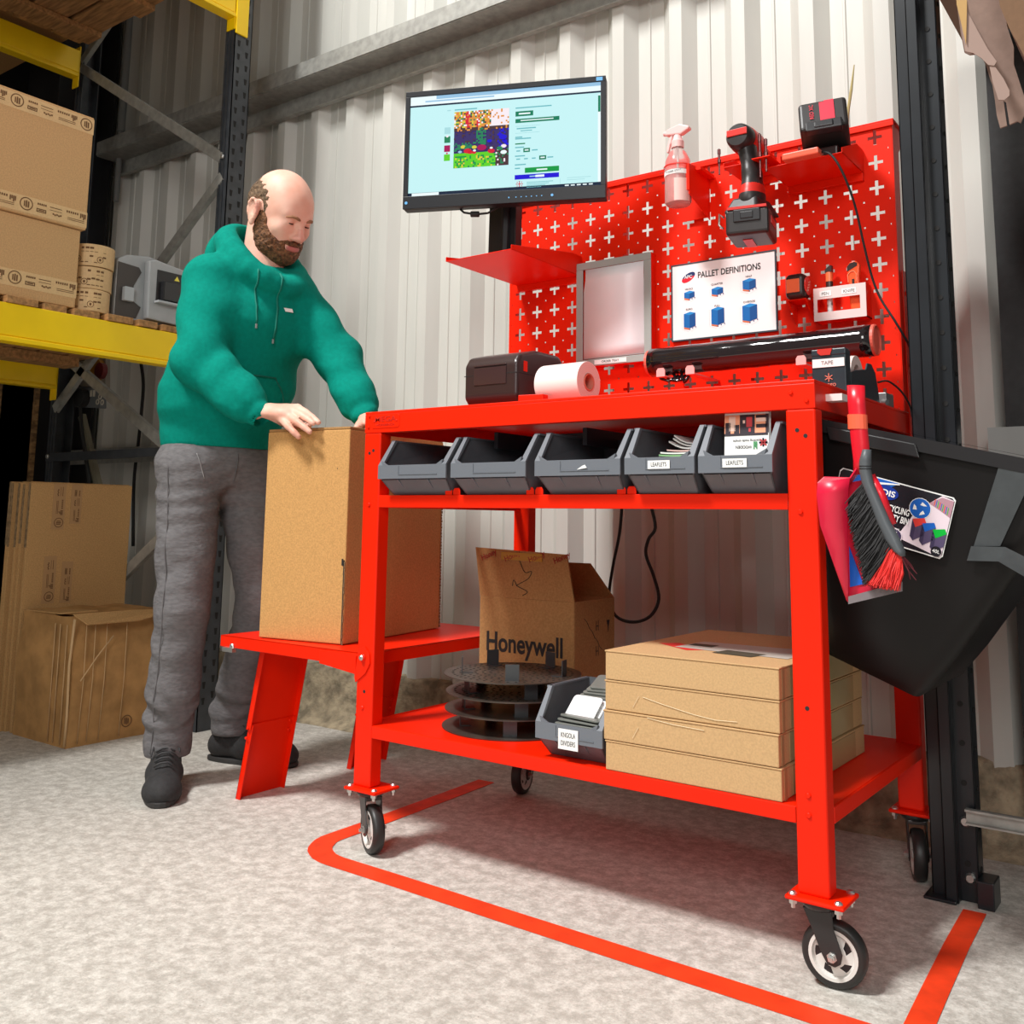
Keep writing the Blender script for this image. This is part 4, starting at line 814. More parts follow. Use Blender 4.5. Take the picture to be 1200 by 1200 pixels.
# ---- black stretch film roll
fr = empty('stretch_film_roll', (.76, .47, 1.06), 'long glossy black stretch film roll resting on hooks below the poster', 'film roll')
a = Vector((.500, .462, 1.094)); b = Vector((1.018, .470, 1.1)); dr = (b-a).normalized()
m = MB(); n = 24; prof = [(.0325, 0)]+[(.034+.0006*math.sin(k*1.7), (b-a).length*k/n) for k in range(n+1)]+[(.032, (b-a).length)]
m.lathe(a, dr, prof, n=36); m.build('film', mat('film_black', (.012, .008, .009), .08, coat=.6), fr, smooth=True)
m = MB(); m.lathe(a-dr*.008, dr, [(.0001, 0), (.031, 0), (.031, .01)], n=24); m.build('roll_end', mat('roll_end_pink', (.72, .12, .08), .5), fr); m = MB(); m.lathe(b-dr*.002, dr, [(.0335, 0), (.0335, .008), (.0305, .010), (.0305, .006), (.0001, .006)], n=28); m.build('roll_end', mat('roll_end_pink', (.72, .12, .08), .5), fr)
m = MB()
for k in range(4): m.tube([Vector((.52+.02*k, .455, 1.062)), Vector((.535+.02*k, .44, 1.05-.004*k)), Vector((.555+.015*k, .44, 1.043)), Vector((.57+.01*k, .46, 1.058))], .004, n=6)
m.build('loose_film_tail', mat('film_black', (.012, .008, .009)), fr, smooth=True)
# ---- tape measure, pen, knife
tm = empty('tape_measure', (.845, .50, 1.215), 'orange and black tape measure on a small bracket beside the pen holder', 'tape measure')
F = Field((.80, .46, 1.20), (.90, .55, 1.30), .0022); F.box((.846, .505, 1.2435), (.023, .022, .029), rnd=.012, k=.001); F.build('tape_case', mat('measure_black', (.03, .012, .01), .4), tm)
m = MB(); m.box(.828, .8585, .4815, .4835, 1.228, 1.259); m.build('front_label', mat('measure_orange', (.9, .16, .05), .4), tm, bevel=.002)
m = MB(); m.cyl((.868, .506, 1.244), (.8705, .506, 1.244), .0205, n=24); m.build('side_disc', mat('measure_red', (.85, .04, .03), .4), tm)
m = MB()
for k in range(4): m.obox((.871, .500+.004*k, 1.233+.007*k), (.0003, 0, 0), (0, .006, .002), (0, -.0006, .0016))
m.build('side_marks', mat('measure_mark', (.95, .4, .3), .5), tm)
pn = empty('marker_pen', (.909, .528, 1.165), 'white marker pen with an orange and black cap in the PEN slot', 'pen')
m = MB(); m.cyl((.909, .533, 1.166), (.909, .533, 1.243), .0062, n=14); m.build('pen_barrel', mat('pen_white', (.75, .75, .75), .3, col2=(.1, .1, .1), scale=120, ramp=(.35, .45)), pn, smooth=True)
m = MB(); m.cyl((.909, .533, 1.240), (.909, .533, 1.254), .0078, n=14, m=0).cyl((.909, .533, 1.254), (.909, .533, 1.275), .0078, n=14, m=1); m.prism([(.9015, .526, 1.275), (.9165, .526, 1.275), (.9165, .526, 1.290), (.911, .526, 1.289), (.9015, .526, 1.281)], (0, .013, 0), 0)
m.build('pen_cap', [mat('measure_black', (.03, .012, .01)), mat('measure_orange', (.9, .16, .05))], pn)
kn = empty('safety_knife', (.967, .528, 1.165), 'orange safety knife with a black nose standing in the KNIFE slot', 'knife')
m = MB(); m.prism([(.958, .527, 1.170), (.977, .527, 1.168), (.980, .527, 1.19), (.975, .527, 1.25), (.978, .527, 1.283), (.970, .527, 1.293), (.957, .527, 1.292), (.949, .527, 1.281), (.952, .527, 1.25), (.954, .527, 1.20)], (0, .014, 0)); m.build('knife_handle', mat('knife_orange', (.95, .10, .02), .35), kn, bevel=.003)
m = MB(); m.prism([(.951, .5262, 1.270), (.973, .5262, 1.281), (.973, .5262, 1.287), (.967, .5262, 1.290), (.957, .5262, 1.288), (.951, .5262, 1.281)], (0, .001, 0)).box(.961, .966, .5258, .527, 1.237, 1.252); m.build('knife_nose', mat('measure_black', (.03, .012, .01)), kn)
m = MB(); m.tube([(.953, .526, 1.245), (.952, .526, 1.262), (.958, .526, 1.269), (.966, .526, 1.269), (.971, .526, 1.262), (.970, .526, 1.245)], .001, n=6); m.build('knife_groove', mat('knife_edge_light', (1, .3, .15), .4), kn)
# ---- tape dispenser
td = empty('tape_dispenser', (1.006, .28, .957), 'dark blue tape dispenser marked TAPE at the right end of the bench top', 'tape dispenser')
NAVY = mat('dispenser_navy', (.018, .032, .042), .4, noise_amt=.2, scale=40)
tx0, tx1, ty0 = .976, 1.040, .205
m = MB(); m.box(tx0, tx1, ty0, ty0+.03, .957, 1.042).box(tx0-.0005, tx1+.0005, ty0-.001, ty0+.02, 1.030, 1.043); m.build('front_plate', NAVY, td, bevel=.002)
m = MB(); sec = [(ty0+.03, .957), (ty0+.03, 1.0), (ty0+.06, 1.008), (ty0+.13, 1.018), (ty0+.14, 1.032), (ty0+.165, 1.034), (ty0+.19, 1.02), (ty0+.205, .99), (ty0+.215, .957)]
for x in (tx0, tx1-.004): m.prism([(x, y, z) for y, z in sec], (.004, 0, 0))
m.box(tx0+.004, tx1-.004, ty0+.03, ty0+.215, .957, .972); m.build('dispenser_body', NAVY, td, bevel=.0015)
m = MB(); m.lathe((tx0+.006, ty0+.095, .9995), (1, 0, 0), [(.024, 0), (.0415, 0), (.0415, .05), (.024, .05), (.024, 0)], n=34); m.build('tape_roll', mat('white_tape', (.88, .68, .63), .4), td)
m = MB(); m.box(tx0+.002, tx1-.002, ty0-.0018, ty0-.001, 1.008, 1.024); lb = m.build('dispenser_label', WHT, td)
text('TAPE', 'label_lettering', lb, ((tx0+tx1)/2-.002, ty0-.0022, 1.016), (1, 0, 0), (0, 0, 1), .010, mat('grey_ink', (.2, .18, .18)), thick=.0002)
m = MB(); c = Vector(((tx0+tx1)/2, ty0-.0013, .988))
for k in range(6): a0 = PI/6+PI/3*k; m.obox(c+Vector((math.cos(a0), 0, math.sin(a0)))*.0045, Vector((math.cos(a0), 0, math.sin(a0)))*.0035, (0, .0003, 0), Vector((-math.sin(a0), 0, math.cos(a0)))*.0007)
m.build('snowflake_print', mat('print_salmon', (.75, .22, .15), .5), td)
text('cargo', 'dispenser_lettering', td, ((tx0+tx1)/2, ty0-.0014, .975), (1, 0, 0), (0, 0, 1), .012, mat('print_salmon', (.75, .22, .15)), thick=.0002)
m = MB(); m.prism([(tx0+.012, ty0-.0025, 1.036), (tx0+.018, ty0-.0025, 1.031), (tx0+.036, ty0-.0025, 1.031), (tx0+.04, ty0-.0025, 1.043), (tx0+.012, ty0-.0025, 1.043)], (0, .0015, 0)); m.build('cutter_guard', mat('cutter_red', (.55, .03, .02), .4), td)
m = MB(); m.box(1.02, 1.046, .445, .50, .957, .985).cyl((1.04, .44, .965), (1.05, .435, .963), .006, n=10); tag(m.build('clamp_block', mat('galv_dark', (.2, .2, .2), .4, .5), None, bevel=.002), 'small grey steel clamp behind the tape dispenser', 'clamp')
m = MB(); m.tube(smooth_path([Vector(p_) for p_ in ((1.043, .40, 1.0), (1.055, .43, 1.005), (1.066, .48, .99), (1.072, .52, .965), (1.074, .53, .94))]), .002, n=6); tag(m.build('thin_cable', BLK, None, smooth=True), 'thin black cable curving down behind the tape dispenser', 'cable')
# ================================================================ lower shelf
SZ = .265
rbin(.487, .637, -.0, .393, SZ+.001, .19, 'KNGOLA|DIVIDERS', label='grey bin marked KNGOLA DIVIDERS on the lower shelf beside the box stack')
PLG = mat('divider_grey', (.20, .21, .19), .4, noise_amt=.2, scale=30); PLW = mat('divider_white', (.82, .84, .84), .35)
def plate(c, rx, rz, w_, d_, t_, ma, lab, grp=None):
    R = Matrix.Rotation(rz, 3, 'Z') @ Matrix.Rotation(rx, 3, 'X'); c = Vector(c); pts = []
    for sx_, sy_ in ((-1, -1), (1, -1), (1, 1), (-1, 1)):
        for k in range(4):
            a0 = {(-1, -1): PI, (1, -1): 1.5*PI, (1, 1): 0, (-1, 1): .5*PI}[(sx_, sy_)]+PI/2*k/3; r = .008
            pts.append(c+R @ Vector((sx_*(w_-r)+r*math.cos(a0), sy_*(d_-r)+r*math.sin(a0), 0)))
    m = MB(); m.prism(pts, R @ Vector((0, 0, t_))); return tag(m.build('plastic_divider', ma, None, bevel=.0012), lab, 'divider', grp)
for i in range(4): plate((.565+.004*i, .055+.004*i, .318+.0065*i), -.08, .1-.09*i, .05, .045, .004, PLG, 'grey plastic divider lying flat low in the KNGOLA DIVIDERS bin', 'grey dividers lying flat in the bin')
plate((.558, .062, .352), .75, -.05, .034, .030, .004, PLW, 'white plastic divider tilted on top of the grey ones, foremost of the two white')
plate((.562, .070, .346), .75, -.1, .036, .030, .004, PLW, 'white plastic divider tilted just behind the foremost white one')
for i in range(4): plate((.575+.003*i, .125+.006*i, .372+.007*i), .05+.05*i, .12*i-.1, .046, .036, .004, PLG, 'grey plastic divider in the loose heap at the back of the KNGOLA DIVIDERS bin', 'grey dividers heaped at the back of the bin')
# four flat cartons
def flatbox(k):
    labs = ['bottom carton of the four flat cartons on the lower shelf', 'second flat carton from the bottom of the stack on the lower shelf', 'third flat carton from the bottom, scuffed with a pale scratch', 'top flat carton of the stack, with address labels on its lid']
    z0, z1 = SZ+.0535*k+.0006, SZ+.0535*(k+1)-.0004; dx = (0, -.003, -.001, 0)[k]; dd = (.0, .004, .0, .002)[k]
    x0, x1, y0, y1 = .642+dx, .975+dx, .004-dd*.5, .452
    b = empty('flat_carton', ((x0+x1)/2, .22, z0), labs[k], 'cardboard box', 'flat cartons stacked on the lower shelf')
    MB().box(x0, x1, y0, y1, z0, z1-.003).build('carton_body', CARDL, b, bevel=.0018)
    m = MB(); m.box(x0-.0012, x1+.0012, y0-.0012, y1+.001, z1-.003, z1-.0001); m.build('carton_lid', CARDL, b, bevel=.001)
    m = MB(); m.box(x1-.001, x1+.0008, y0+.05, y1-.06, z0+.002, z1-.004).box(x1-.0008, x1+.0006, y0+.012, y0+.024, z0, z1); m.build('sealing_tape', mat('clear_tape', (.42, .33, .16), .15), b)
    if k in (1, 2):
        m = MB(); pts = [(.72, .03), (.76, .022), (.82, .012), (.86, .008), (.9, .01)] if k == 2 else [(.73, .049), (.78, .044), (.84, .042)]
        m.tube([Vector((x, y0-.0014, z0+z)) for x, z in pts], .0005, n=5); m.tube([Vector((.70, y0-.0014, z0+.01)), Vector((.712, y0-.0014, z0+.03))], .0004, n=5); m.build('scratch', mat('scratch_pale', (.8, .68, .45), .6), b)
    if k == 3:
        m = MB(); m.quad((.67, .16, z1+.0003), (.76, .10, z1+.0003), (.79, .13, z1+.0003), (.70, .19, z1+.0003), 0); m.quad((.72, .13, z1+.0006), (.95, .11, z1+.0006), (.95, .25, z1+.0006), (.73, .24, z1+.0006), 1); m.quad((.81, .10, z1+.0009), (.89, .09, z1+.0009), (.90, .14, z1+.0009), (.82, .15, z1+.0009), 2); m.quad((.73, .17, z1+.0009), (.78, .165, z1+.0009), (.78, .2, z1+.0009), (.73, .2, z1+.0009), 2)
        m.build('address_label', [mat('label_red', (.75, .04, .03)), mat('label_grey', (.55, .52, .46)), mat('label_black', (.08, .075, .05))], b)
for k in range(4): flatbox(k)
# open carton with printed name
hb = empty('open_carton', (.18, .42, SZ), 'open cardboard carton printed Honeywell, flap up, standing behind the reel', 'cardboard box')
hx0, hx1, hy0, hy1, hz = .037, .322, .395, .585, .522
m = MB(); t = .004
m.box(hx0, hx1, hy0, hy0+t, SZ, hz).box(hx0, hx1, hy1-t, hy1, SZ, hz).box(hx0, hx0+t, hy0+t, hy1-t, SZ, hz).box(hx1-t, hx1, hy0+t, hy1-t, SZ, hz).box(hx0, hx1, hy0, hy1, SZ, SZ+t)
m.build('carton_body', CARDD, hb, bevel=.0015)
m = MB(); m.hexa([(hx0, hy0, hz), (hx1, hy0, hz), (hx1, hy0+t, hz), (hx0, hy0+t, hz), (hx0-.008, hy0-.012, hz+.122), (hx1-.014, hy0-.012, hz+.112), (hx1-.014, hy0-.008, hz+.112), (hx0-.008, hy0-.008, hz+.122)])
ff = m.build('front_flap', CARDD, hb)
m = MB(); m.hexa([(hx0, hy1-t, hz), (hx1, hy1-t, hz), (hx1, hy1, hz), (hx0, hy1, hz), (hx0+.03, hy1-.03, hz+.085), (hx1-.055, hy1-.03, hz+.085), (hx1-.055, hy1-.026, hz+.085), (hx0+.03, hy1-.026, hz+.085)]); m.build('back_flap', CARDD, hb)
m = MB(); m.hexa([(hx1-t, hy0+.012, hz-.001), (hx1, hy0+.012, hz-.001), (hx1, hy1-.01, hz-.001), (hx1-t, hy1-.01, hz-.001), (hx1-.10, hy0+.02, hz-.03), (hx1-.097, hy0+.02, hz-.027), (hx1-.097, hy1-.02, hz-.027), (hx1-.10, hy1-.02, hz-.03)]); m.build('side_flap', CARDD, hb)
text('Honeywell', 'carton_lettering', hb, ((hx0+hx1)/2-.004, hy0-.0008, .410), (1, 0, 0), (0, 0, 1), .066, BLK, thick=.0003, font_w=.82, bold=.022)
RI = mat('dark_red_ink', (.28, .02, .015), .8)
for i in range(4): text('Honeywell'[:5], 'flap_lettering', ff, (hx0+.035+.074*i, hy0-.0125, hz+.104), (1, 0, .42), (-.42, 0, 1), .021, RI, thick=.0002, font_w=.9, bold=.01)
m = MB(); m.prism([(hx0+.075, hy0-.0125, hz+.094), (hx0+.20, hy0-.0125, hz+.092), (hx0+.20, hy0-.0128, hz+.111), (hx0+.075, hy0-.0128, hz+.113)], (0, .0003, 0)); m.build('yellow_tape', mat('yellowed_tape', (.45, .25, .03), .25), ff)
m = MB()
for pts in ([(.13, .095), (.145, .065), (.165, .068), (.155, .05), (.125, .035), (.12, .03), (.15, .018), (.135, .008)], [(.118, .03), (.11, .045), (.105, .03)]):
    m.tube(smooth_path([Vector((hx0+x+.0, hy0-.006*(z/.06)-.0015, hz+z)) for x, z in pts], 4), .0008, n=5)
m.build('pen_scribble', BLK, ff)
m = MB(); x = hx1+.0006
for y, z in ((.50, .46), (.50, .40)):
    m.box(x-.0003, x, y-.006, y-.004, z-.012, z+.012).box(x-.0003, x, y+.004, y+.006, z-.012, z+.012).box(x-.0003, x, y-.006, y+.006, z-.002, z)
m.prism([(x, .545, .47), (x, .56, .47), (x, .555, .455), (x, .553, .44), (x, .552, .44), (x, .55, .455)], (-.0003, 0, 0)); m.tube([Vector((x, .44+.012*k, .48-.012*k+.004*(k % 2))) for k in range(8)], .0006, n=4)
m.build('handling_marks', BLK, hb)
# wire reel: four stacked perforated discs
rl = empty('perforated_reel', (.295, .175, SZ), 'stack of four dark perforated round plates held apart by metal tabs', 'metal reel')
RM = mat('reel_metal', (.105, .085, .07), .38, .5, noise_amt=.35, scale=30); RC = Vector((.285, .196, 0)); RR = .152
zs_ = [SZ+.001, SZ+.039, SZ+.076, SZ+.114]; offs = [(0, 0), (.004, .004), (.010, 0), (.008, -.006)]
for k, z in enumerate(zs_):
    m = MB(); c = RC+Vector((offs[k][0], offs[k][1], z)); m.cyl(c, c+Vector((0, 0, .0022)), RR, n=72); dsk = m.build('reel_disc', RM, rl)
    if k == 3 or k == 2:
        m = MB()
        for ring in range(2, 9):
            n = 6*ring
            for i in range(n):
                a0 = 2*PI*i/n+ring*.2; m.cyl(c+Vector((math.cos(a0)*ring*.0165, math.sin(a0)*ring*.0165, .0018)), c+Vector((math.cos(a0)*ring*.0165, math.sin(a0)*ring*.0165, .0026)), .003, n=8)
        m.build('disc_holes', mat('hole_black', (.008, .007, .006), .8), dsk)
    m = MB(); H = (.034, .033, .034, .034)[k]
    for i in range(5):
        a0 = (-.95, .25, 1.4, 2.6, 3.85)[i]+(.15*k if k < 3 else 0); u = Vector((math.cos(a0), math.sin(a0), 0)); v = Vector((-u.y, u.x, 0)); rr = (.118, .12, .12, .12, .112)[i]
        m.obox(c+u*rr+Vector((0, 0, .002+H/2)), v*.0145, u*.001, Vector((0, 0, H/2))); m.obox(c+u*(rr-.012)+Vector((0, 0, .003)), v*.0145, u*.012, Vector((0, 0, .0008)))
        m.build('spacer_tab', mat('tab_metal', (.085, .09, .095), .4, .6), dsk); m = MB()
# loop of cable behind
m = MB(); pts = [(729, 590, .64), (726, 625, .66), (718, 665, .68), (714, 700, .68), (722, 722, .68), (742, 729, .67), (762, 722, .66), (772, 702, .66), (766, 675, .66), (757, 650, .66), (760, 632, .65), (768, 618, .65), (762, 590, .63)]
m.tube(smooth_path([at(*q_[:2], 'y', q_[2]) for q_ in pts]), .0042, n=8); tag(m.build('power_cable', BLK, None, smooth=True), 'black power cable hanging in a loop behind the lower bench', 'cable')
# ================================================================ tall carton on the side shelf
tb = empty('tall_carton', (-.27, .3, .411), 'tall plain cardboard carton standing on the red side shelf, under the man\'s hands', 'cardboard box')
A = Vector((-.402, .052, 0)); B = Vector((-.142, .092, 0)); ux = (B-A).normalized(); uy = Vector((-ux.y, ux.x, 0)); Wd = (B-A).length; Dp = .44; z0, z1 = .4125, .932
def TB(u, v, z): return A+ux*u+uy*v+Vector((0, 0, z))
m = MB(); m.hexa([TB(0, 0, z0), TB(Wd, 0, z0), TB(Wd, Dp, z0), TB(0, Dp, z0), TB(0, 0, z1), TB(Wd, 0, z1), TB(Wd, Dp, z1), TB(0, Dp, z1)]); m.build('carton_body', mat('cardboard_orange', (.60, .33, .12), .8, noise_amt=.2, scale=240, bump=.06, spec=.15), tb, bevel=.003)
m = MB(); m.hexa([TB(.001, .001, z1), TB(Wd-.001, .001, z1), TB(Wd-.001, Dp, z1), TB(.001, Dp, z1), TB(.001, .001, z1+.007), TB(Wd-.001, .001, z1+.007), TB(Wd-.001, Dp, z1+.007), TB(.001, Dp, z1+.007)]); m.build('carton_lid', CARDD, tb, bevel=.002)
m = MB(); random.seed(2)
for k in range(26):
    z = z0+.004+.0075*k; w_ = .002+.002*random.random(); m.obox(TB(Wd-.004+.002*random.random(), -.0008, z), ux*w_*.6, uy*.001, Vector((0, 0, .0045)), 0)
m.build('corrugated_edge', CARDE, tb); m = MB(); m.obox(TB(Wd-.012+.003, -.0008, z0+.195), ux*.002, uy*.001, Vector((0, 0, .008)), 1); m.obox(TB(Wd-.004, -.001, z0+.1), ux*.0012, uy*.001, Vector((0, 0, .1)), 1)
m.build('hand_slot', [CARDE, BLK], tb)
MB().cyl(TB(Wd-.035, -.0006, .835), TB(Wd-.035, .001, .835), .0013, n=8).build('pin_hole', BLK, tb)
m = MB()
for k in range(60):
    z = z0+.006+.0085*k; m.obox(TB(Wd+.0005, Dp-.003+.002*random.random(), z), ux*.001, uy*(.002+.002*random.random()), Vector((0, 0, .0035)), 0)
m.build('frayed_edge', CARDE, tb)
# ================================================================ recycling bin hung at the bench end
rb = empty('recycling_bin', (1.2, .2, .43), 'large black plastic recycling bin hanging tilted at the right end of the bench', 'bin')
F_ = [Vector(p_) for p_ in ((1.000, .075, .905), (1.43, .075, .800), (1.178, .085, .432), (1.004, .085, .500))]; Dv = Vector((.0, .34, 0))
def ringb(t, d0, dd, r, ins=0.):   # t 0 top .. 1 bottom, rounded rectangle
    tl, tr = F_[0].lerp(F_[3], t), F_[1].lerp(F_[2], t); y0_, y1_ = d0, d0+dd; out = []
    up = (tr-tl); L = up.length; e = up.normalized()
    for (cx, cy, a0) in ((L-r, r, -PI/2), (L-r, dd-r, 0), (r, dd-r, PI/2), (r, r, PI)):
        for k in range(6):
            a = a0+PI/2*k/5; px_, py_ = cx+r*math.cos(a), cy+r*math.sin(a); px_ = ins+(L-2*ins)*px_/L; py_ = min(max(py_, ins), dd-ins)
            out.append(tl+e*px_+Vector((0, y0_-tl.y+py_, 0)))
    return out
m = MB(); rings = [ringb(0, .075, .36, .03), ringb(.3, .078, .345, .035), ringb(.8, .084, .32, .04), ringb(.95, .09, .30, .04, .004), ringb(1.0, .10, .28, .035, .015)]
m.loft(rings, caps=False); m.add(rings[-1], [tuple(range(24))])
rin = [ringb(0, .078, .354, .028, .004), ringb(.5, .084, .33, .03, .004), ringb(.97, .1, .28, .03, .01)]; m.loft(rin, caps=False)
m.build('bin_body', BINP, rb, smooth=True); autosmooth(COL.objects['bin_body.00%d' % 0] if False else rb.children[0], 50)
m = MB(); ro = [Vector(p_) for p_ in ringb(0, .068, .374, .034, -.006)]; dn = Vector((-.25, 0, -.97))
ri = ringb(0, .08, .35, .028, .004)
m.loft([ro, [p_+dn*.022 for p_ in ro]], caps=False); m.loft([ri, ro], caps=False); m.loft([[p_+dn*.022 for p_ in ro], ringb(.045, .076, .358, .03)], caps=False)
m.loft([[p_-dn*.004 for p_ in ri], [p_-dn*.004 for p_ in ro]], caps=False)
m.build('bin_rim', mat('bin_rim', (.02, .019, .02), .25), rb)
m = MB(); e = (F_[1]-F_[0]).normalized(); m.obox(F_[0]+e*.125+Vector((0, -.010, -.022)), e*.075, (0, .003, 0), Vector((-.003, 0, .012))); m.build('hanging_lip', mat('bin_rim', (.02, .019, .02)), rb, bevel=.002)
# label
LA, LB, LC = at(1021, 557, 'y', .073), at(1121, 584, 'y', .073), at(1104, 656, 'y', .073)
ex = (LB-LA); ez = (LC-LB)
def LP(u, v, d=0.): return LA+ex*u+ez*v+Vector((0, -d, 0))
lu = -.38    # hidden left edge behind the brush
m = MB(); rr = [(lu+.03, 0), (.97, 0), (1, .04), (1, .95), (.97, 1), (lu+.03, 1), (lu, .95), (lu, .05)]
m.prism([LP(u, v, .001) for u, v in rr], (0, .0012, 0), 0); m.prism([LP(u+.0+(.01 if u < 0 else -.01), .02+v*.96, .0014) for u, v in rr], (0, .0004, 0), 1)
def poly(pts, c, d): m.add([LP(u, v, d) for u, v in pts], [tuple(range(len(pts)))], c)
poly([(.60, .36), (.85, .02), (.985, .05), (.985, .95), (.95, .975), (.45, .86), (.55, .55)], 2, .0018)
poly([(.72, .19), (.85, .05), (.985, .06), (.985, .33), (.86, .26)], 3, .0020)
for k in range(9): poly([(.78+.02*k, .10+.01*k), (.788+.02*k, .10+.01*k), (.788+.02*k, .2+.012*k), (.78+.02*k, .2+.012*k)], 4+k % 3, .0022)
def circ(u, v, r, c, d, a=1.): n = 20; m.add([LP(u+r*math.cos(2*PI*k/n), v+r*1.35*a*math.sin(2*PI*k/n), d) for k in range(n)], [tuple(range(n))], c)
circ(.64, .31, .125, 0, .0022); circ(.64, .31, .118, 5, .0024)
for k in range(3):
    a0 = 2*PI*k/3+.4; poly([(.64+.04*math.cos(a0), .31+.055*math.sin(a0)), (.64+.085*math.cos(a0+.25), .31+.11*math.sin(a0+.25)), (.64+.085*math.cos(a0+1.1), .31+.11*math.sin(a0+1.1)), (.64+.05*math.cos(a0+.9), .31+.07*math.sin(a0+.9))], 0, .0026)
for u, v, c in ((.585, .50, 4), (.70, .53, 5), (.83, .58, 6)):
    poly([(u, v), (u+.13, v-.06), (u+.16, v+.01), (u+.05, v+.12)], c, .0028); poly([(u, v), (u+.05, v+.12), (u+.055, v+.34), (u+.01, v+.28)], 7, .0026); poly([(u+.05, v+.12), (u+.16, v+.01), (u+.155, v+.22), (u+.055, v+.34)], 8, .0026)
circ(.42, .86, .10, 2, .0030); circ(.42, .86, .09, 7, .0032); poly([(.40, .78), (.45, .78), (.44, .94), (.41, .9)], 0, .0034)
circ(.92, .90, .06, 1, .0032)
poly([(-.2, .02), (.35, .015), (.25, .12), (-.2, .2)], 5, .0018); circ(.19, .21, .18, 9, .0024, .5); poly([(0, .1), (.35, .02), (.36, .035), (.05, .13)], 0, .0026)
m.build('bin_label', [WHT, mat('label_ink', (.015, .015, .02), .25), mat('label_pale', (.78, .66, .72), .25), mat('label_photo', (.45, .25, .3), .3), mat('label_red', (.75, .04, .03)), mat('label_blue', (.01, .12, .5), .3), mat('label_greenc', (.0, .45, .04), .3), mat('label_bin_dark', (.05, .04, .09), .3), mat('label_bin_mid', (.09, .07, .14), .3), mat('label_deep_blue', (.01, .04, .28), .3)], rb)
EX = ex.normalized(); EY = -ez.normalized()
text('ADDIS', 'label_lettering', rb, LP(.17, .215, .003), EX, EY, .0135, WHT, thick=.0002, font_w=1.15, bold=.02)
text('RECYCLING', 'label_lettering', rb, LP(.54, .44, .003), EX, EY, .0150, WHT, thick=.0002, font_w=.54, align='RIGHT', bold=.02)
text('UTILITY BIN', 'label_lettering', rb, LP(.55, .58, .003), EX, EY, .0150, WHT, thick=.0002, font_w=.54, align='RIGHT', bold=.02)
text('the smart solution for your', 'label_lettering', rb, LP(.47, .735, .003), EX, EY, .0062, WHT, thick=.0002, align='RIGHT')
text('everyday recycling', 'label_lettering', rb, LP(.42, .79, .003), EX, EY, .0062, WHT, thick=.0002, align='RIGHT')
text('40L', 'label_lettering', rb, LP(.92, .90, .0036), EX, EY, .008, WHT, thick=.0002)
# plate whose grey paints the bin's lit side, and bent steel bracket round it
GP = mat('strap_and_lit_side_grey', (.05, .057, .06), .45, noise_amt=.2, scale=40)
bp = empty('bin_bracket', (1.30, .08, .55), 'dark grey bent steel bracket wrapped round the right side of the recycling bin', 'bracket')
def Q3(u, v, y): return at(u, v, 'y', y)
m = MB(); m.hexa([Q3(1133, 657, .066), Q3(1170, 658, .06), Q3(1170, 658, .066), Q3(1133, 657, .07), Q3(1138, 640, .066), Q3(1178, 641, .06), Q3(1178, 641, .066), Q3(1138, 640, .07)])
m.hexa([Q3(1170, 658, .06), Q3(1225, 690, .02), Q3(1225, 690, .026), Q3(1170, 658, .066), Q3(1178, 641, .06), Q3(1232, 668, .02), Q3(1232, 668, .026), Q3(1178, 641, .066)]); m.build('bent_strap', GP, bp)
m = MB(); m.hexa([Q3(1131, 720, .072), Q3(1137, 720, .08), Q3(1137, 720, .13), Q3(1131, 720, .13), Q3(1172, 552, .066), Q3(1200, 545, .075), Q3(1200, 545, .13), Q3(1172, 552, .13)]); m.build('side_strut', GP, bp) if False else None
m = MB(); m.prism([Q3(1170, 548, .069), Q3(1215, 548, .069), Q3(1172, 640, .069), Q3(1141, 640, .069)], (0, .003, 0)); m.build('lit_bin_side', GP, bp)
# ---- dustpan and brush hung on the side hook
PR = mat('pan_red', (.72, .012, .05), .35); PR2 = mat('handle_red', (.70, .01, .025), .3); GRB = mat('brush_grey', (.085, .095, .105), .45)
dp = empty('dustpan', (1.10, -.03, .6), 'crimson plastic dustpan hanging from the bench end with a grey rubber lip', 'dustpan')
DY = -.02
def dq(u, v, y=DY): return at(u, v, 'y', y)
m = MB()   # back plate of the pan
m.prism([dq(982, 568), dq(1024, 560), dq(1052, 630), dq(1057, 690), dq(995, 707), dq(972, 620)], (0, .003, 0)); m.build('pan_floor', PR, dp)
m = MB(); L_ = [(dq(996, 560, DY-.03), dq(958, 566, DY-.045)), (dq(994, 575, DY-.03), dq(957, 580, DY-.045)), (dq(993, 620, DY-.026), dq(961, 615, DY-.035)), (dq(994, 690, DY-.012), dq(975, 655, DY-.02)), (dq(994.5, 706, DY-.006), dq(992, 703, DY-.006))]
vs = [p_ for pr_ in L_ for p_ in pr_]; m.add(vs, [(2*k, 2*k+1, 2*k+3, 2*k+2) for k in range(4)]); m.build('pan_left_wall', PR, dp, solid=.002, smooth=True)
m = MB(); m.add([dq(958, 566, DY-.045), dq(966, 559, DY-.04), dq(996, 560, DY-.03), dq(1004, 548, DY-.012), dq(1008, 552, DY), dq(990, 575, DY)], [(0, 1, 2, 5), (2, 3, 4, 5)]); m.build('pan_top_wall', PR, dp, solid=.002)
m = MB(); m.prism([dq(994, 699, DY-.012), dq(1057, 682, DY-.012), dq(1057, 693, DY-.012), dq(994, 708, DY-.012)], (0, .004, 0)); m.build('rubber_lip', mat('lip_grey', (.19, .16, .17), .6), dp)
m = MB(); m.prism([dq(995, 640, DY-.002), dq(1010, 680, DY-.002), dq(1018, 683, DY-.002), dq(996, 688, DY-.002)], (0, .001, 0)); m.build('blue_sticker', mat('sticker_deep_blue', (.01, .12, .6), .3), dp)
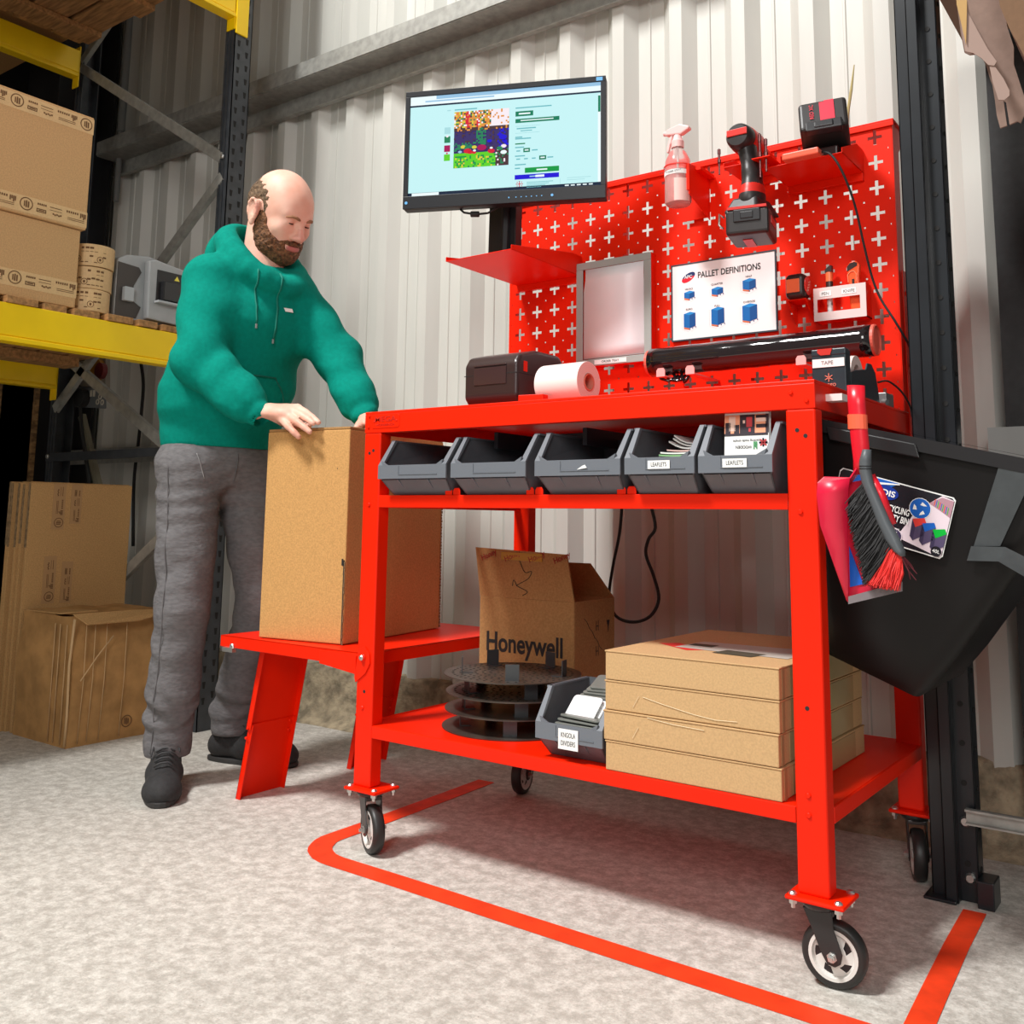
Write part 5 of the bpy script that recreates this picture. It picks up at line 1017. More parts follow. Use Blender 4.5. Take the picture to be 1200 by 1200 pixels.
m = MB(); hp = [(1003, 452, 10.5), (1004, 475, 10.5), (1006, 500, 10.5), (1008, 520, 10.5), (1010, 540, 10), (1008, 556, 8)]
def ribbon(mb, pts, y, th, mi=0, rnd=True):
    rings = []
    for i, (u, v, w_) in enumerate(pts):
        c = dq(u, v, y); l = dq(u-w_, v, y); r_ = dq(u+w_, v, y); hw = (r_-l).length/2; ex_ = (r_-l).normalized()
        rings.append([c+ex_*hw*math.cos(a)+Vector((0, th*math.sin(a), 0)) for a in [2*PI*k/16 for k in range(16)]])
    mb.loft(rings, mi)
ribbon(m, hp, DY-.004, .010); m.build('pan_handle', PR2, dp, smooth=True); autosmooth(dp.children[-1], 50)
m = MB(); ribbon(m, [(1004.6, 486, 11.6), (1005.4, 503, 11.6)], DY-.004, .0112); m.build('price_sticker', mat('sticker_orange', (.9, .13, .06), .35), dp)
br = empty('hand_brush', (1.13, -.04, .6), 'hand brush with grey handle and black and red bristles tucked in the dustpan', 'brush')
m = MB(); ribbon(m, [(1016, 527, 5), (1014, 540, 7), (1014, 552, 7), (1017, 566, 7), (1025, 585, 7), (1036, 612, 8), (1046, 632, 9), (1054, 646, 7), (1058, 652, 2.5)], DY-.03, .009); m.build('brush_handle', GRB, br, smooth=True)
m = MB()
for v in (546, 549): ribbon(m, [(1014, v, 7.3), (1014, v+1, 7.3)], DY-.03, .0095)
m.build('grip_grooves', DARKP, br)
BRB = mat('bristle_black', (.008, .007, .008), .6); BRR = mat('bristle_red', (.75, .02, .015), .5)
random.seed(11)
def bristles(nm, ma, n, s0, s1, e0, e1, jag, yj=.02):
    m = MB()
    for k in range(n):
        t = random.random(); a = dq(s0[0]+(s1[0]-s0[0])*t, s0[1]+(s1[1]-s0[1])*t, DY-.024+random.uniform(-.006, .004)); b = dq(e0[0]+(e1[0]-e0[0])*t+random.uniform(-jag, jag), e0[1]+(e1[1]-e0[1])*t+random.uniform(-jag, jag), DY-.018+random.uniform(-yj, yj*.4))
        md = a.lerp(b, .5)+Vector((random.uniform(-.004, .004), random.uniform(-.003, .003), -.003)); m.tube([a, md, b], [.0012, .0011, .0006], n=4, caps=False)
    return tag(m.build(nm, ma, br), kind='stuff')
bristles('black_bristles', BRB, 620, (1016, 560), (1046, 640), (994, 592), (1016, 684), 5)
bristles('red_bristles', BRR, 260, (1046, 632), (1057, 652), (1018, 684), (1052, 690), 4)
bristles('stray_bristles', mat('bristle_dark_red', (.12, .01, .02), .6), 7, (1056, 648), (1058, 656), (1066, 662), (1074, 690), 5, .004)
m = MB(); m.prism([dq(1000, 588, DY-.02), dq(1016, 556, DY-.02), dq(1050, 642, DY-.02), dq(1040, 668, DY-.02), dq(1012, 680, DY-.02)], (0, .012, 0)); m.build('bristle_block', BRB, br)
m = MB(); m.tube([dq(1020, 558, DY-.021), dq(1032, 580, DY-.021), dq(1045, 615, DY-.021)], .008, n=8); m.build('brush_head', PR2, br, smooth=True)
# ================================================================ racks
def upright_holes(mb, x, y, z0, z1, dy, axis='x'):
    z = z0; k = 0
    while z < z1:
        for s in (-1, 1):
            zz = z+(.018 if s > 0 else 0)
            mb.prism([(x, y+s*dy-.0062, zz+.009), (x, y+s*dy+.0062, zz+.009), (x, y+s*dy+.0035, zz-.013), (x, y+s*dy-.0035, zz-.013)] if axis == 'x' else [(y+s*dy-.005, x, zz+.006), (y+s*dy+.005, x, zz+.006), (y+s*dy+.0028, x, zz-.012), (y+s*dy-.0028, x, zz-.012)], (.0012, 0, 0) if axis == 'x' else (0, -.0012, 0))
        z += .052
HOLE = mat('hole_black', (.008, .007, .006), .8)
rk = empty('pallet_rack', (-1.3, .53, 0), 'dark grey pallet rack with yellow beams at the left, against the wall', 'pallet rack')
RX, RY0, RY1 = -1.22, .485, .56
def post(x, sx_, y0, y1, zt):
    m = MB(); m.box(min(x, x+sx_*.003), max(x, x+sx_*.003), y0, y1, 0, zt)
    for a, b in ((y0, y0+.003), (y1-.003, y1)): m.box(min(x, x+sx_*.055), max(x, x+sx_*.055), a, b, 0, zt)
    m.box(min(x+sx_*.02, x+sx_*.024), max(x+sx_*.02, x+sx_*.024), y0-.004, y0, 0, zt).box(min(x+sx_*.04, x+sx_*.044), max(x+sx_*.04, x+sx_*.044), y0-.004, y0, 0, zt)
    return m.build('upright', RACK, rk)
p1 = post(RX, -1, RY0, RY1, 4.0); p2 = post(-2.315, 1, RY0, RY1, 4.0)
m = MB(); upright_holes(m, RX, (RY0+RY1)/2, .1, 3.1, .018); tag(m.build('upright_slots', HOLE, p1), kind='stuff')
YB = .50
def brace(a, b, w_=.036, mt=GALV, nm='brace'):
    m = MB(); m.bar((a[0], YB-.018, a[1]), (b[0], YB-.018, b[1]), .003, w_, up=(0, 0, 1) if False else (0, 1, 0)); 
    A_, B_ = Vector((a[0], YB-.018, a[1])), Vector((b[0], YB-.018, b[1])); d_ = (B_-A_).normalized(); n_ = Vector((-d_.z, 0, d_.x)); L2 = (B_-A_)/2; c_ = (A_+B_)/2
    m = MB(); m.obox(c_, L2, n_*w_/2, Vector((0, .0015, 0)))
    for s in (-1, 1): m.obox(c_+n_*s*w_/2+Vector((0, .009, 0)), L2, n_*.0015, Vector((0, .009, 0)))
    return m.build(nm, mt, rk)
brace((-1.26, 2.0), (-2.28, 2.63)); brace((-1.25, 1.93), (-2.28, 1.14)); brace((-2.28, 1.38), (-1.30, .86)); brace((-1.25, .79), (-2.28, .12)); brace((-2.28, 2.66), (-1.26, 3.3), .03)
m = MB(); m.box(-2.31, -1.24, YB-.02, YB-.002, .925, .958); m.build('horizontal_brace', RACK, rk)
m = MB()
for x, z in ((-1.245, 2.0), (-1.245, .86), (-2.29, .945)): bolt(m, (x, RY0-.006, z), (0, -1, 0), .009, .007)
m.build('brace_bolt', STEEL, rk)
def beam(x, z0, z1, y0, y1, sx_, nm='beam'):
    m = MB(); w_ = .045; xs_ = sorted((x, x-sx_*w_)); zm = z0+(z1-z0)*.16
    m.box(xs_[0], xs_[1], y0, y1, zm, z1); m.box(min(x-sx_*w_, x+sx_*.004), max(x-sx_*w_, x+sx_*.004), y0, y1, z0, zm-.004).box(xs_[0]+.002, xs_[1]-.002, y0, y1, zm-.004, zm)
    bm = m.build(nm, YEL, rk, bevel=.003)
    m = MB(); a = x+sx_*.0035
    if sx_ > 0: m.box(min(a-sx_*.004, a+sx_*.003), max(a-sx_*.004, a+sx_*.003), RY0-.002, RY0+.05, z0-.06, z1+.04)
    m.box(xs_[0], xs_[1], y1-.005, y1, z0-.045, z1+.02); m.build('beam_connector', YEL, bm, bevel=.001)
beam(RX+.002, 1.207, 1.320, -4.0, RY0-.002, 1); beam(-2.25, 1.215, 1.312, -4.0, .45, -1)
beam(RX+.002, 2.53, 2.64, -4.0, RY0-.002, 1); beam(-2.25, 2.55, 2.665, -4.0, .44, -1)
# timber decks: one thing per pallet
def deck(zb, zt, y0, y1, lab, cross=True, gap=.03, bw=.1, edge=False):
    d = empty('timber_pallet', (-1.65, (y0+y1)/2, zb), lab, 'pallet', None)
    y = y1; k = 0
    while y > y0:
        w_ = bw*(1+.15*math.sin(k*2.3)); m = MB(); dz = .002*math.sin(k); m.box(-2.15-.01*math.sin(k*3), RX+.002-.006*math.sin(k*1.7), y-w_, y, zb+dz, zt+dz); m.build('deck_board', WOOD, d, bevel=.002); y -= w_+gap; k += 1
    return d
dk1 = deck(1.3215, 1.343, -1.5, .46, 'timber deck boards lying across the lower yellow beams', gap=.022, bw=.082)
m = MB(); m.box(-2.10, -2.0, -1.5, .42, 1.285, 1.3210); m.build('deck_runner', WOOD, dk1)
dk2 = deck(2.665, 2.69, -2.2, .40, 'timber pallet seen from below on the upper yellow beams', gap=.018, bw=.125)
for x0 in (-2.03, -1.66, -1.33):
    m = MB(); m.box(x0-.05, x0+.05, -2.2, .40, 2.641, 2.6645); m.build('bottom_runner', WOOD, dk2, bevel=.002)
m = MB(); m.box(-3.3, -1.24, -2.6, .38, 2.695, 4.3); tag(m.build('shading_load', CARDD), 'unseen brown load block above the upper pallet, added to shade the rack', 'cardboard box')  # added out of view, sized to keep the key off rack and wall
m = MB(); m.box(-2.16, -1.22, -4.0, -1.6, 1.343, 1.36).box(-2.1, -1.3, -3.0, -1.62, 1.36, 2.2)
# ---- printed marks shared by cartons and tape
def marks(mb, O, U, V, W_, H_, seed=0, mi=0, flip=False, ring=True, n0=0):
    """row of freight style marks in the rectangle O, +U*W, +V*H"""
    r_ = random.Random(seed); O, U, V = Vector(O), Vector(U).normalized(), Vector(V).normalized(); N = U.cross(V); 
    def R(u, v, a, b): p_ = O+U*u+V*v; mb.prism([p_, p_+U*a, p_+U*a+V*b, p_+V*b], N*.0004, mi)
    u = 0; k = seed
    while u < W_-H_*.9:
        t = k % 4
        if t == 0:
            c = O+U*(u+H_*.5)+V*H_*.45; n = 18; ro, rr_ = H_*.48, H_*.40
            mb.add([c+(U*math.cos(2*PI*i/n)+V*math.sin(2*PI*i/n))*q for q in (ro, rr_) for i in range(n)], [(i, (i+1) % n, (i+1) % n+n, i+n) for i in range(n)], mi)
            R(u+H_*.3, H_*.25, H_*.1, H_*.45); R(u+H_*.45, H_*.2, H_*.1, H_*.5); R(u+H_*.6, H_*.25, H_*.08, H_*.4); u += H_*1.25
        elif t == 1:
            for i in range(4): R(u+H_*.12*i, H_*.1, H_*.09, H_*(.25+.1*((i*7+seed) % 3)))
            for i in range(6): R(u+H_*(.6+.16*i), H_*.12, H_*.1, H_*.16)
            R(u+H_*.1, H_*.62, H_*1.3, H_*.04); R(u+H_*.1, H_*.74, H_*1.3, H_*.04); u += H_*1.85
        elif t == 2:
            for i in range(5): R(u+H_*.14*i, H_*.62+H_*.05*(i % 2), H_*.11, H_*.12)
            R(u, H_*.42, H_*.9, H_*.03); R(u, H_*.2, H_*.9, H_*.05); u += H_*1.15
        else:
            R(u, H_*.55, H_*.7, H_*.06); R(u, H_*.75, H_*.7, H_*.06); R(u, H_*.55, H_*.06, H_*.26); R(u+H_*.64, H_*.55, H_*.06, H_*.26); R(u+.12*H_, H_*.64, H_*.45, H_*.07)
            for i in range(5): R(u+H_*.14*i, H_*.15, H_*.1, H_*.14)
            u += H_*.95
        k += 1
# stacked boxes on the rack
CT = mat('kraft_tape', (.72, .47, .23), .6, noise_amt=.1, scale=200)
CB = mat('cardboard_rack', (.64, .38, .18), .85, noise_amt=.16, scale=240, bump=.04, spec=.15)
def rackbox(x1, y0, y1, z0, z1, lab, tapes, seed):
    b = empty('rack_carton', (x1-.25, (y0+y1)/2, z0), lab, 'cardboard box', 'cartons stacked on the lower rack level')
    MB().box(x1-.48, x1, y0, y1, z0, z1).build('carton_body', CB, b, bevel=.003)
    for i, (ta, tb_) in enumerate(tapes):
        m = MB(); m.box(x1-.001, x1+.0006, y0, y1+.0006, ta, tb_).box(x1-.48, x1, y1-.001, y1+.0006, ta, tb_); tp = m.build('printed_tape', CT, b)
        m = MB(); marks(m, (x1+.0008, y1-.004, tb_-.004) if True else 0, (0, -1, 0), (0, 0, -1), y1-y0, tb_-ta-.008, seed+i); m.build('tape_marks', INK, tp)
for i_ in range(1):
    rackbox(-1.236, -.75, -.035, 1.3445, 1.592, 'lower carton of the pair on the rack, printed tape along its foot', [(1.375, 1.425)], 1)
    rackbox(-1.225, -.75, -.025, 1.593, 1.962, 'upper carton of the pair on the rack, with two bands of printed tape', [(1.905, 1.955), (1.60, 1.65)], 0)
# tape rolls
for k in range(3):
    z0_ = 1.3445+.0728*k; cx, cy = -1.302+(.004, 0, .004)[k], .040+(-.003, .003, .004)[k]
    t_ = empty('paper_tape_roll', (cx, cy, z0_), ['bottom roll of the three printed brown tape rolls on the rack', 'middle roll of the three printed brown tape rolls', 'top roll of the three printed brown tape rolls'][k], 'tape roll', 'rolls of printed paper tape')
    m = MB(); m.lathe((cx, cy, z0_), (0, 0, 1), [(.04, .001), (.066, .001), (.0668, .003), (.0668, .069), (.066, .071), (.04, .071), (.04, .001)], n=48); m.build('tape_coil', mat('kraft_roll', (.70, .45, .22), .6, noise_amt=.1, scale=120), t_)
    m = MB(); rnd_ = random.Random(k)
    for i in range(13):
        a0 = -PI*.75+.2*i; u = Vector((math.cos(a0), math.sin(a0), 0)); v = Vector((-u.y, u.x, 0)); p_ = Vector((cx, cy, z0_))+u*.0669
        if (i+k*2) % 5 == 0:
            n = 14; mm = [p_+v*math.cos(2*PI*q/n)*r_+Vector((0, 0, .022+math.sin(2*PI*q/n)*r_)) for r_ in (.0105, .0085) for q in range(n)]; m.add(mm, [(q, (q+1) % n, (q+1) % n+n, q+n) for q in range(n)])
            m.obox(p_+Vector((0, 0, .022)), v*.003, u*.0002, Vector((0, 0, .004)))
        else:
            for zz, ww, hh in ((.012, .005, .0014), (.03+.004*rnd_.random(), .0055, .0028), (.046, .005, .0008), (.058, .004+.002*rnd_.random(), .0032)):
                if rnd_.random() < .8: m.obox(p_+Vector((0, 0, zz)), v*ww, u*.0002, Vector((0, 0, hh)))
    m.build('roll_print', INK, t_)
# grey tape machine on the rack
gm = empty('tape_machine', (-1.35, .25, 1.344), 'grey boxy tape machine with a black drawer on the rack beside the tape rolls', 'machine')
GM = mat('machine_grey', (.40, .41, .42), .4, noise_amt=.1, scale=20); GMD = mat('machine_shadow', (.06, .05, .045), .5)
gx = -1.235; y0, y1, z0, z1 = .115, .42, 1.3445, 1.562
m = MB(); sec = [(y0+.0, z0+.01), (y0+.02, z0), (y1, z0), (y1, z1-.015), (y0+.11, z1+.012), (y0+.03, z1+.0), (y0, z1-.02)]
m.prism([(gx-.30, y, z) for y, z in sec], (.27, 0, 0)); m.build('machine_case', GM, gm, bevel=.006)
m = MB(); m.prism([(gx-.03, y0+.10, z0+.012), (gx-.03, y1, z0+.004), (gx-.03, y1, z1-.025), (gx-.03, y0+.12, z1-.003), (gx-.03, y0+.095, z1-.01)], (.03, 0, 0)); m.build('front_panel', GM, gm, bevel=.004)
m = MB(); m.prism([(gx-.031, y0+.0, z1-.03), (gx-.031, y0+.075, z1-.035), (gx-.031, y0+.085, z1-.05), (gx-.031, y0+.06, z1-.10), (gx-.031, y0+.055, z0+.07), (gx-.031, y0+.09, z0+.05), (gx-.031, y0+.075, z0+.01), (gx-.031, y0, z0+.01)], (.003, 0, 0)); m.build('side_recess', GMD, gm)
m = MB(); m.box(gx-.03, gx-.012, y0+.02, y0+.055, z0+.06, z1-.11); m.build('recess_block', mat('machine_pale', (.42, .44, .46), .35), gm, bevel=.003)
m = MB(); m.box(gx-.001, gx+.002, y0+.125, y1, z0+.075, z1-.035); m.build('drawer_opening', DARKP, gm)
m = MB(); m.box(gx, gx+.022, y0+.14, y1-.05, z0+.08, z0+.145); m.build('drawer', mat('machine_black', (.02, .02, .022), .25), gm, bevel=.003)
m = MB(); m.box(gx, gx+.024, y0+.12, y1, z0+.068, z0+.076); m.build('drawer_ledge', mat('machine_pale', (.42, .44, .46)), gm, bevel=.001)
m = MB(); m.prism([(gx+.0022, y0+.19, z1-.06), (gx+.0022, y0+.21, z1-.06), (gx+.0022, y0+.2, z1-.044)], (.001, 0, 0)); m.build('warning_sticker', mat('warn_yellow', (.95, .8, .1), .5), gm)
# lower left clutter
OSB = mat('osb_board', (.36, .20, .08), .75, noise_amt=.65, scale=26, stretch=(1, 1, 2.5), detail=2, bump=.2)
tag(MB().box(-3.1, -2.66, .60, .618, 0, 1.34).build('osb_panel', OSB), 'upright sheet of chipboard at the far left, behind the rack', 'board')
sc_ = empty('socket_panel', (-2.75, .59, 1.3), 'grey double wall socket with one black plug, mounted on the dark column', 'socket')
SY = .60
k_ = (SY-.0)/.9
def sq(u, v, y=SY): return at(u, v, 'y', y)
m = MB(); m.prism([sq(90, 453), sq(125, 456), sq(125, 479), sq(90, 477)], (0, -.03, 0)); m.build('socket_box', mat('socket_grey', (.12, .13, .14), .4), sc_, bevel=.003)
m = MB(); pc = sq(100, 467, SY-.03); m.cyl(pc, pc+Vector((0, -.03, 0)), .036, n=16); m.tube([pc+Vector((0, -.02, -.02)), pc+Vector((.02, -.02, -.12)), pc+Vector((.08, -.0, -.35))], .008, n=8); m.build('plug', BLK, sc_)
m = MB()
for u, v in ((114.5, 471), (120, 471.5), (117.5, 465)): pc = sq(u, v, SY-.031); m.lathe(pc, (0, -1, 0), [(.007, 0), (.012, 0), (.012, .002), (.007, .002)], n=10)
for u in (107, 110.5): pc = sq(u, 461, SY-.031); m.obox(pc, (.0055, 0, 0), (0, .003, 0), (0, 0, .013))
m.build('socket_pins', mat('socket_cream', (.55, .5, .42), .5), sc_)
iso = empty('isolator_switch', (-2.7, .59, 1.4), 'dark red and yellow isolator switch above the wall socket', 'switch')
m = MB(); m.prism([sq(99, 424), sq(129, 420), sq(129, 455), sq(99, 453)], (0, -.02, 0)); m.build('switch_box', mat('switch_grey', (.25, .22, .18), .5), iso)
m = MB(); pc = sq(116, 434, SY-.02); m.cyl(pc, pc-Vector((0, .02, 0)), .047, n=20); m.build('yellow_ring', mat('ring_yellow', (.4, .18, .01), .5), iso)
m = MB(); pc = sq(121, 435, SY-.04); m.cyl(pc, pc-Vector((0, .02, 0)), .033, n=18); m.build('rotary_knob', mat('knob_red', (.14, .01, .01), .4), iso)
m = MB(); pts = [(165, 424, .85), (168, 450, .85), (166, 480, .86), (162, 520, .86), (157, 565, .86), (156, 640, .86)]; m.tube(smooth_path([at(*q_[:2], 'y', q_[2]) for q_ in pts]), .007, n=8); tag(m.build('hanging_cable', BLK, None, smooth=True), 'black cable hanging down the wall behind the rack', 'cable')
m = MB(); m.bar(sq(96, 487, .62), sq(118, 580, .62), .03, .02, up=(0, 1, 0)); tag(m.build('timber_batten', mat('batten', (.22, .2, .14), .7)), 'thin slanting batten in the dark behind the rack', 'batten')
# upright folded cartons at the left edge
random.seed(9)
KTD = mat('kraft_tape_dark', (.40, .225, .095), .6)
for k in range(9):
    x = -1.672-.0165*k; zt = .818+.005*math.sin(k*2.1); y0_ = .10+.012*math.sin(k*1.7)
    if k == 0: o = empty('folded_carton', (x, .3, 0), 'flattened brown carton with printed tape, outermost of the bundle at the left edge', 'folded carton', None)
    else: o = empty('folded_carton', (x, .3, 0), 'flattened carton standing on edge behind the outermost one in the bundle at the left edge', 'folded carton', 'flattened cartons standing in a bundle')
    MB().box(x-.013, x-.0005, y0_, .478, 0.0, zt).build('folded_panel', CARD, o, bevel=.001)
    MB().box(x-.0128, x-.0007, y0_-.002, y0_, .60+.006*(k % 3), zt-.002).build('corrugated_edge', mat('fluted_edge', (.30, .19, .09), .9, noise_amt=.6, scale=90, stretch=(3, 3, 1)), o)
    if k == 0:
        for (ya, yb, za, zb) in ((.18, .225, .66, .817), (.245, .285, .68, .817), (.165, .21, .41, .57), (.23, .27, .41, .55)):
            tp = MB().box(x-.0008, x+.0002, ya, yb, za, zb).build('printed_tape', KTD, o)
            m = MB(); marks(m, (x+.0004, yb-.004, za+.006), (0, 0, 1), (0, -1, 0), zb-za-.01, yb-ya-.01, 0 if ya < .23 else 1); m.build('tape_marks', INK, tp)
# dented floor carton
db = empty('dented_carton', (-1.49, .28, 0), 'large dented brown carton on the floor behind the man', 'cardboard box')
import random as _r
def dent_box(x0, x1, y0, y1, z1, n=22):
    m = MB(); vid = {}
    def V(i, j, k):
        key = (i, j, k)
        if key in vid: return vid[key]
        u, v, w_ = i/n, j/n, k/n; x, y, z = x0+(x1-x0)*u, y0+(y1-y0)*v, z1*w_
        e = noise.noise(Vector((x*7, y*7, z*7)))*.016+noise.noise(Vector((x*22+3, y*22, z*22)))*.004
        s = min(w_*3, 1)
        if i in (0, n): x += e*s*(1 if i else -1)
        if j in (0, n): y -= e*s*.8
        if k == n: z += -.018*math.sin(PI*u)*math.sin(PI*v)+noise.noise(Vector((x*9, y*9, 1)))*.012
        x += .012*math.sin(3*z/z1+1)*w_
        vid[key] = len(m.v); m.v.append((x, y, z)); return vid[key]
    R = range(n)
    for a in R:
        for b in R:
            for q in ([(a, b, 0), (a, b+1, 0), (a+1, b+1, 0), (a+1, b, 0)], [(a, b, n), (a+1, b, n), (a+1, b+1, n), (a, b+1, n)], [(a, 0, b), (a+1, 0, b), (a+1, 0, b+1), (a, 0, b+1)], [(a, n, b), (a, n, b+1), (a+1, n, b+1), (a+1, n, b)], [(0, a, b), (0, a, b+1), (0, a+1, b+1), (0, a+1, b)], [(n, a, b), (n, a+1, b), (n, a+1, b+1), (n, a, b+1)]):
                m.f.append(tuple(V(*p_) for p_ in q)); m.m.append(0)
    return m
o = dent_box(-1.655, -1.333, .095, .47, .395).build('carton_body', mat('cardboard_worn', (.50, .27, .10), .75, noise_amt=.3, scale=14, bump=.25, bscale=30, spec=.2), db); autosmooth(o, 60)
m = MB(); m.tube([Vector((-1.32, .088, .39)), Vector((-1.331, .087, .25)), Vector((-1.327, .089, .1)), Vector((-1.334, .092, .005))], .004, n=6)
for x in (-1.36, -1.40, -1.43): m.tube([Vector((x, .088, .37)), Vector((x+.003, .087, .2)), Vector((x, .09, .01))], .0016, n=4)
for y in (.13, .16, .2, .27): m.tube([Vector((-1.321, y, .37)), Vector((-1.323, y+.003, .2)), Vector((-1.33, y, .01))], .0014, n=4)
m.tube([Vector((-1.318, .12, .2)), Vector((-1.316, .17, .27)), Vector((-1.314, .22, .33))], .0022, n=5)
m.build('crease', mat('crease_light', (.62, .40, .2), .8), db, smooth=True)
m = MB()
for (a, b, c_, d_) in (((-1.64, .10, .397), (-1.40, .085, .402), (-1.38, .2, .405), (-1.6, .2, .395)),): m.add([a, b, c_, d_], [(0, 1, 2, 3)])
m.add([(-1.325, .085, .404), (-1.30, .12, .372), (-1.298, .30, .372), (-1.318, .47, .398), (-1.34, .30, .402)], [(0, 1, 2, 3, 4)]); m.build('torn_flap', CARD, db, solid=.004)
m = MB(); marks(m, (-1.3285, .275, .035), (0, 1, 0), (0, 0, 1), .07, .04, 0); m.build('carton_marks', INK, db)
# ================================================================ right hand rack and things around it
rr_ = empty('storage_rack', (1.12, .54, 0), 'dark grey rack upright with galvanised bracing at the right of the bench', 'rack frame')
m = MB(); X0 = 1.075; m.box(X0, X0+.004, .52, .585, 0, 4).box(X0, X0+.032, .52, .524, 0, 4).box(X0+.028, X0+.032, .50, .524, 0, 4).box(X0+.028, X0+.052, .50, .504, 0, 4).box(X0+.048, X0+.052, .50, .53, 0, 4).box(X0+.048, X0+.085, .526, .530, 0, 4).box(X0+.081, X0+.085, .526, .57, 0, 4)
up = m.build('upright', mat('rack_dark_blue', (.014, .017, .021), .3, noise_amt=.3, scale=14), rr_, bevel=.0015)
m = MB()
for k in range(52): z = .07+.0745*k; m.cyl((X0+.066, .5262, z), (X0+.066, .5245, z), .0055, n=12); m.cyl((X0+.0855, .548, z-.012), (X0+.087, .548, z-.012), .005, n=10)
tag(m.build('upright_slots', HOLE, up), kind='stuff')
m = MB(); m.box(X0-.01, X0+.05, .49, .58, 0, .006).box(X0+.085, X0+.115, .50, .56, 0, .05); m.build('foot_plate', mat('rack_dark_blue', (.028, .034, .04)), rr_, bevel=.002)
m = MB(); m.box(X0+.07, 2.0, .512, .516, .148, .176).box(X0+.07, 2.0, .500, .514, .172, .176).box(X0+.07, 2.0, .500, .514, .148, .151); m.build('horizontal_brace', GALV, rr_)
m = MB()
for x, z in ((X0+.066, .148), (X0+.07, .045)): bolt(m, (x, .525, z), (0, -1, 0), .010, .008)
m.build('brace_bolt', STEEL, rr_)
m = MB(); m.box(1.17, 1.25, .79, .90, .83, .935); m.box(1.10, 1.25, .80, .90, .80, .83); tag(m.build('wall_bracket_plate', mat('bracket_pale', (.33, .34, .33), .45, .2)), 'pale grey steel ledge on the wall above the bin', 'steel ledge')
# shelf edge and torn cardboard overhead
m = MB(); m.box(1.16, 2.2, .30, .80, 1.868, 1.885).box(1.16, 2.2, .296, .30, 1.855, 1.885)
sh = tag(m.build('rack_shelf', mat('shelf_brown', (.22, .12, .06), .6)), 'brown rack shelf edge at the top right corner', 'shelf')
tc_ = empty('torn_cardboard', (1.3, .1, 1.4), 'torn pinkish brown cardboard flap hanging down at the top right', 'cardboard sheet')
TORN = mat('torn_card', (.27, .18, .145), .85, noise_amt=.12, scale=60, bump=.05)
def tp_(u, v, y=.12): return at(u, v, 'y', y)
out = [(1118, -60), (1122, 10), (1126, 40), (1130, 61), (1136, 64), (1145, 63), (1152, 70), (1156, 78), (1160, 92), (1163, 100), (1166, 118), (1168, 135), (1172, 150), (1180, 147), (1176, 118), (1179, 120), (1183, 146), (1192, 142), (1196, 144), (1199, 137), (1206, 130), (1196, 100), (1188, 75), (1188, 55), (1180, 30), (1168, -60)]
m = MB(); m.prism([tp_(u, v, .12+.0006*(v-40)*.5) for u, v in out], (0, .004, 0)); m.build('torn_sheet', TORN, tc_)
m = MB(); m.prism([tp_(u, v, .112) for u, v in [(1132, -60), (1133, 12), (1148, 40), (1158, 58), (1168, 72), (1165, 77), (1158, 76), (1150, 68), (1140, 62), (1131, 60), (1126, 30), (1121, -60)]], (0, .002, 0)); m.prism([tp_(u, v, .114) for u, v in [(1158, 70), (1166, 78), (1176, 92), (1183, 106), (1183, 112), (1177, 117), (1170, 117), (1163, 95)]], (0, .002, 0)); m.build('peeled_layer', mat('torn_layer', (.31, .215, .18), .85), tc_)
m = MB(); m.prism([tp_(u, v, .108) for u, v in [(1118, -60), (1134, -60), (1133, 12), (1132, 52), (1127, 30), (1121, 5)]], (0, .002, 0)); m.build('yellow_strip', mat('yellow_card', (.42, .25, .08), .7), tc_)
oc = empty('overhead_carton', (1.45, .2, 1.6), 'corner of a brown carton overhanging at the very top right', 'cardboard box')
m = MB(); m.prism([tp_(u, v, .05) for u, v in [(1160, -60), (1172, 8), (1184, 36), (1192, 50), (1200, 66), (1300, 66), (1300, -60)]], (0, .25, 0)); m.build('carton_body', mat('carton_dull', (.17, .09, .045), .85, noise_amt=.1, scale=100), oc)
# ================================================================ the man
man = empty('person', (-.74, .18, 0), 'bearded man in a green hoodie and grey trousers, head bowed, pressing on a tall carton', 'person')
def skin_mat():
    m = bpy.data.materials.new('skin'); m.use_nodes = True; nt = m.node_tree; b = nt.nodes['Principled BSDF']
    tc = nt.nodes.new('ShaderNodeTexCoord'); n = nt.nodes.new('ShaderNodeTexNoise'); n.inputs['Scale'].default_value = 14; n.inputs['Detail'].default_value = 4
    nt.links.new(tc.outputs['Object'], n.inputs['Vector']); r = nt.nodes.new('ShaderNodeValToRGB')
    r.color_ramp.elements[0].position = .35; r.color_ramp.elements[1].position = .65; r.color_ramp.elements[0].color = (.74, .37, .27, 1); r.color_ramp.elements[1].color = (.83, .50, .39, 1)
    nt.links.new(n.outputs['Fac'], r.inputs[0]); nt.links.new(r.outputs[0], b.inputs['Base Color']); b.inputs['Roughness'].default_value = .55
    b.inputs['Subsurface Weight'].default_value = .08; b.inputs['Subsurface Radius'].default_value = (.01, .004, .002)
    return m
SK = skin_mat(); SKR = mat('skin_ruddy', (.76, .36, .28), .5, noise_amt=.12, scale=30); LIP = mat('lips', (.50, .16, .14), .5)
HC = np.array((-.542, .178, 1.590))
az, tilt, rl_ = math.radians(3), math.radians(30), math.radians(4)
fwd = np.array((math.cos(az)*math.cos(tilt), math.sin(az)*math.cos(tilt), -math.sin(tilt))); lft = np.array((-math.sin(az), math.cos(az), 0.))
upv = np.cross(fwd, lft); lft = lft*math.cos(rl_)+upv*math.sin(rl_); upv = np.cross(fwd, lft)
HR = np.stack([fwd, lft, upv], 1)      # columns local axes
def hp_(x, y, z): return HC+HR@np.array((x, y, z))
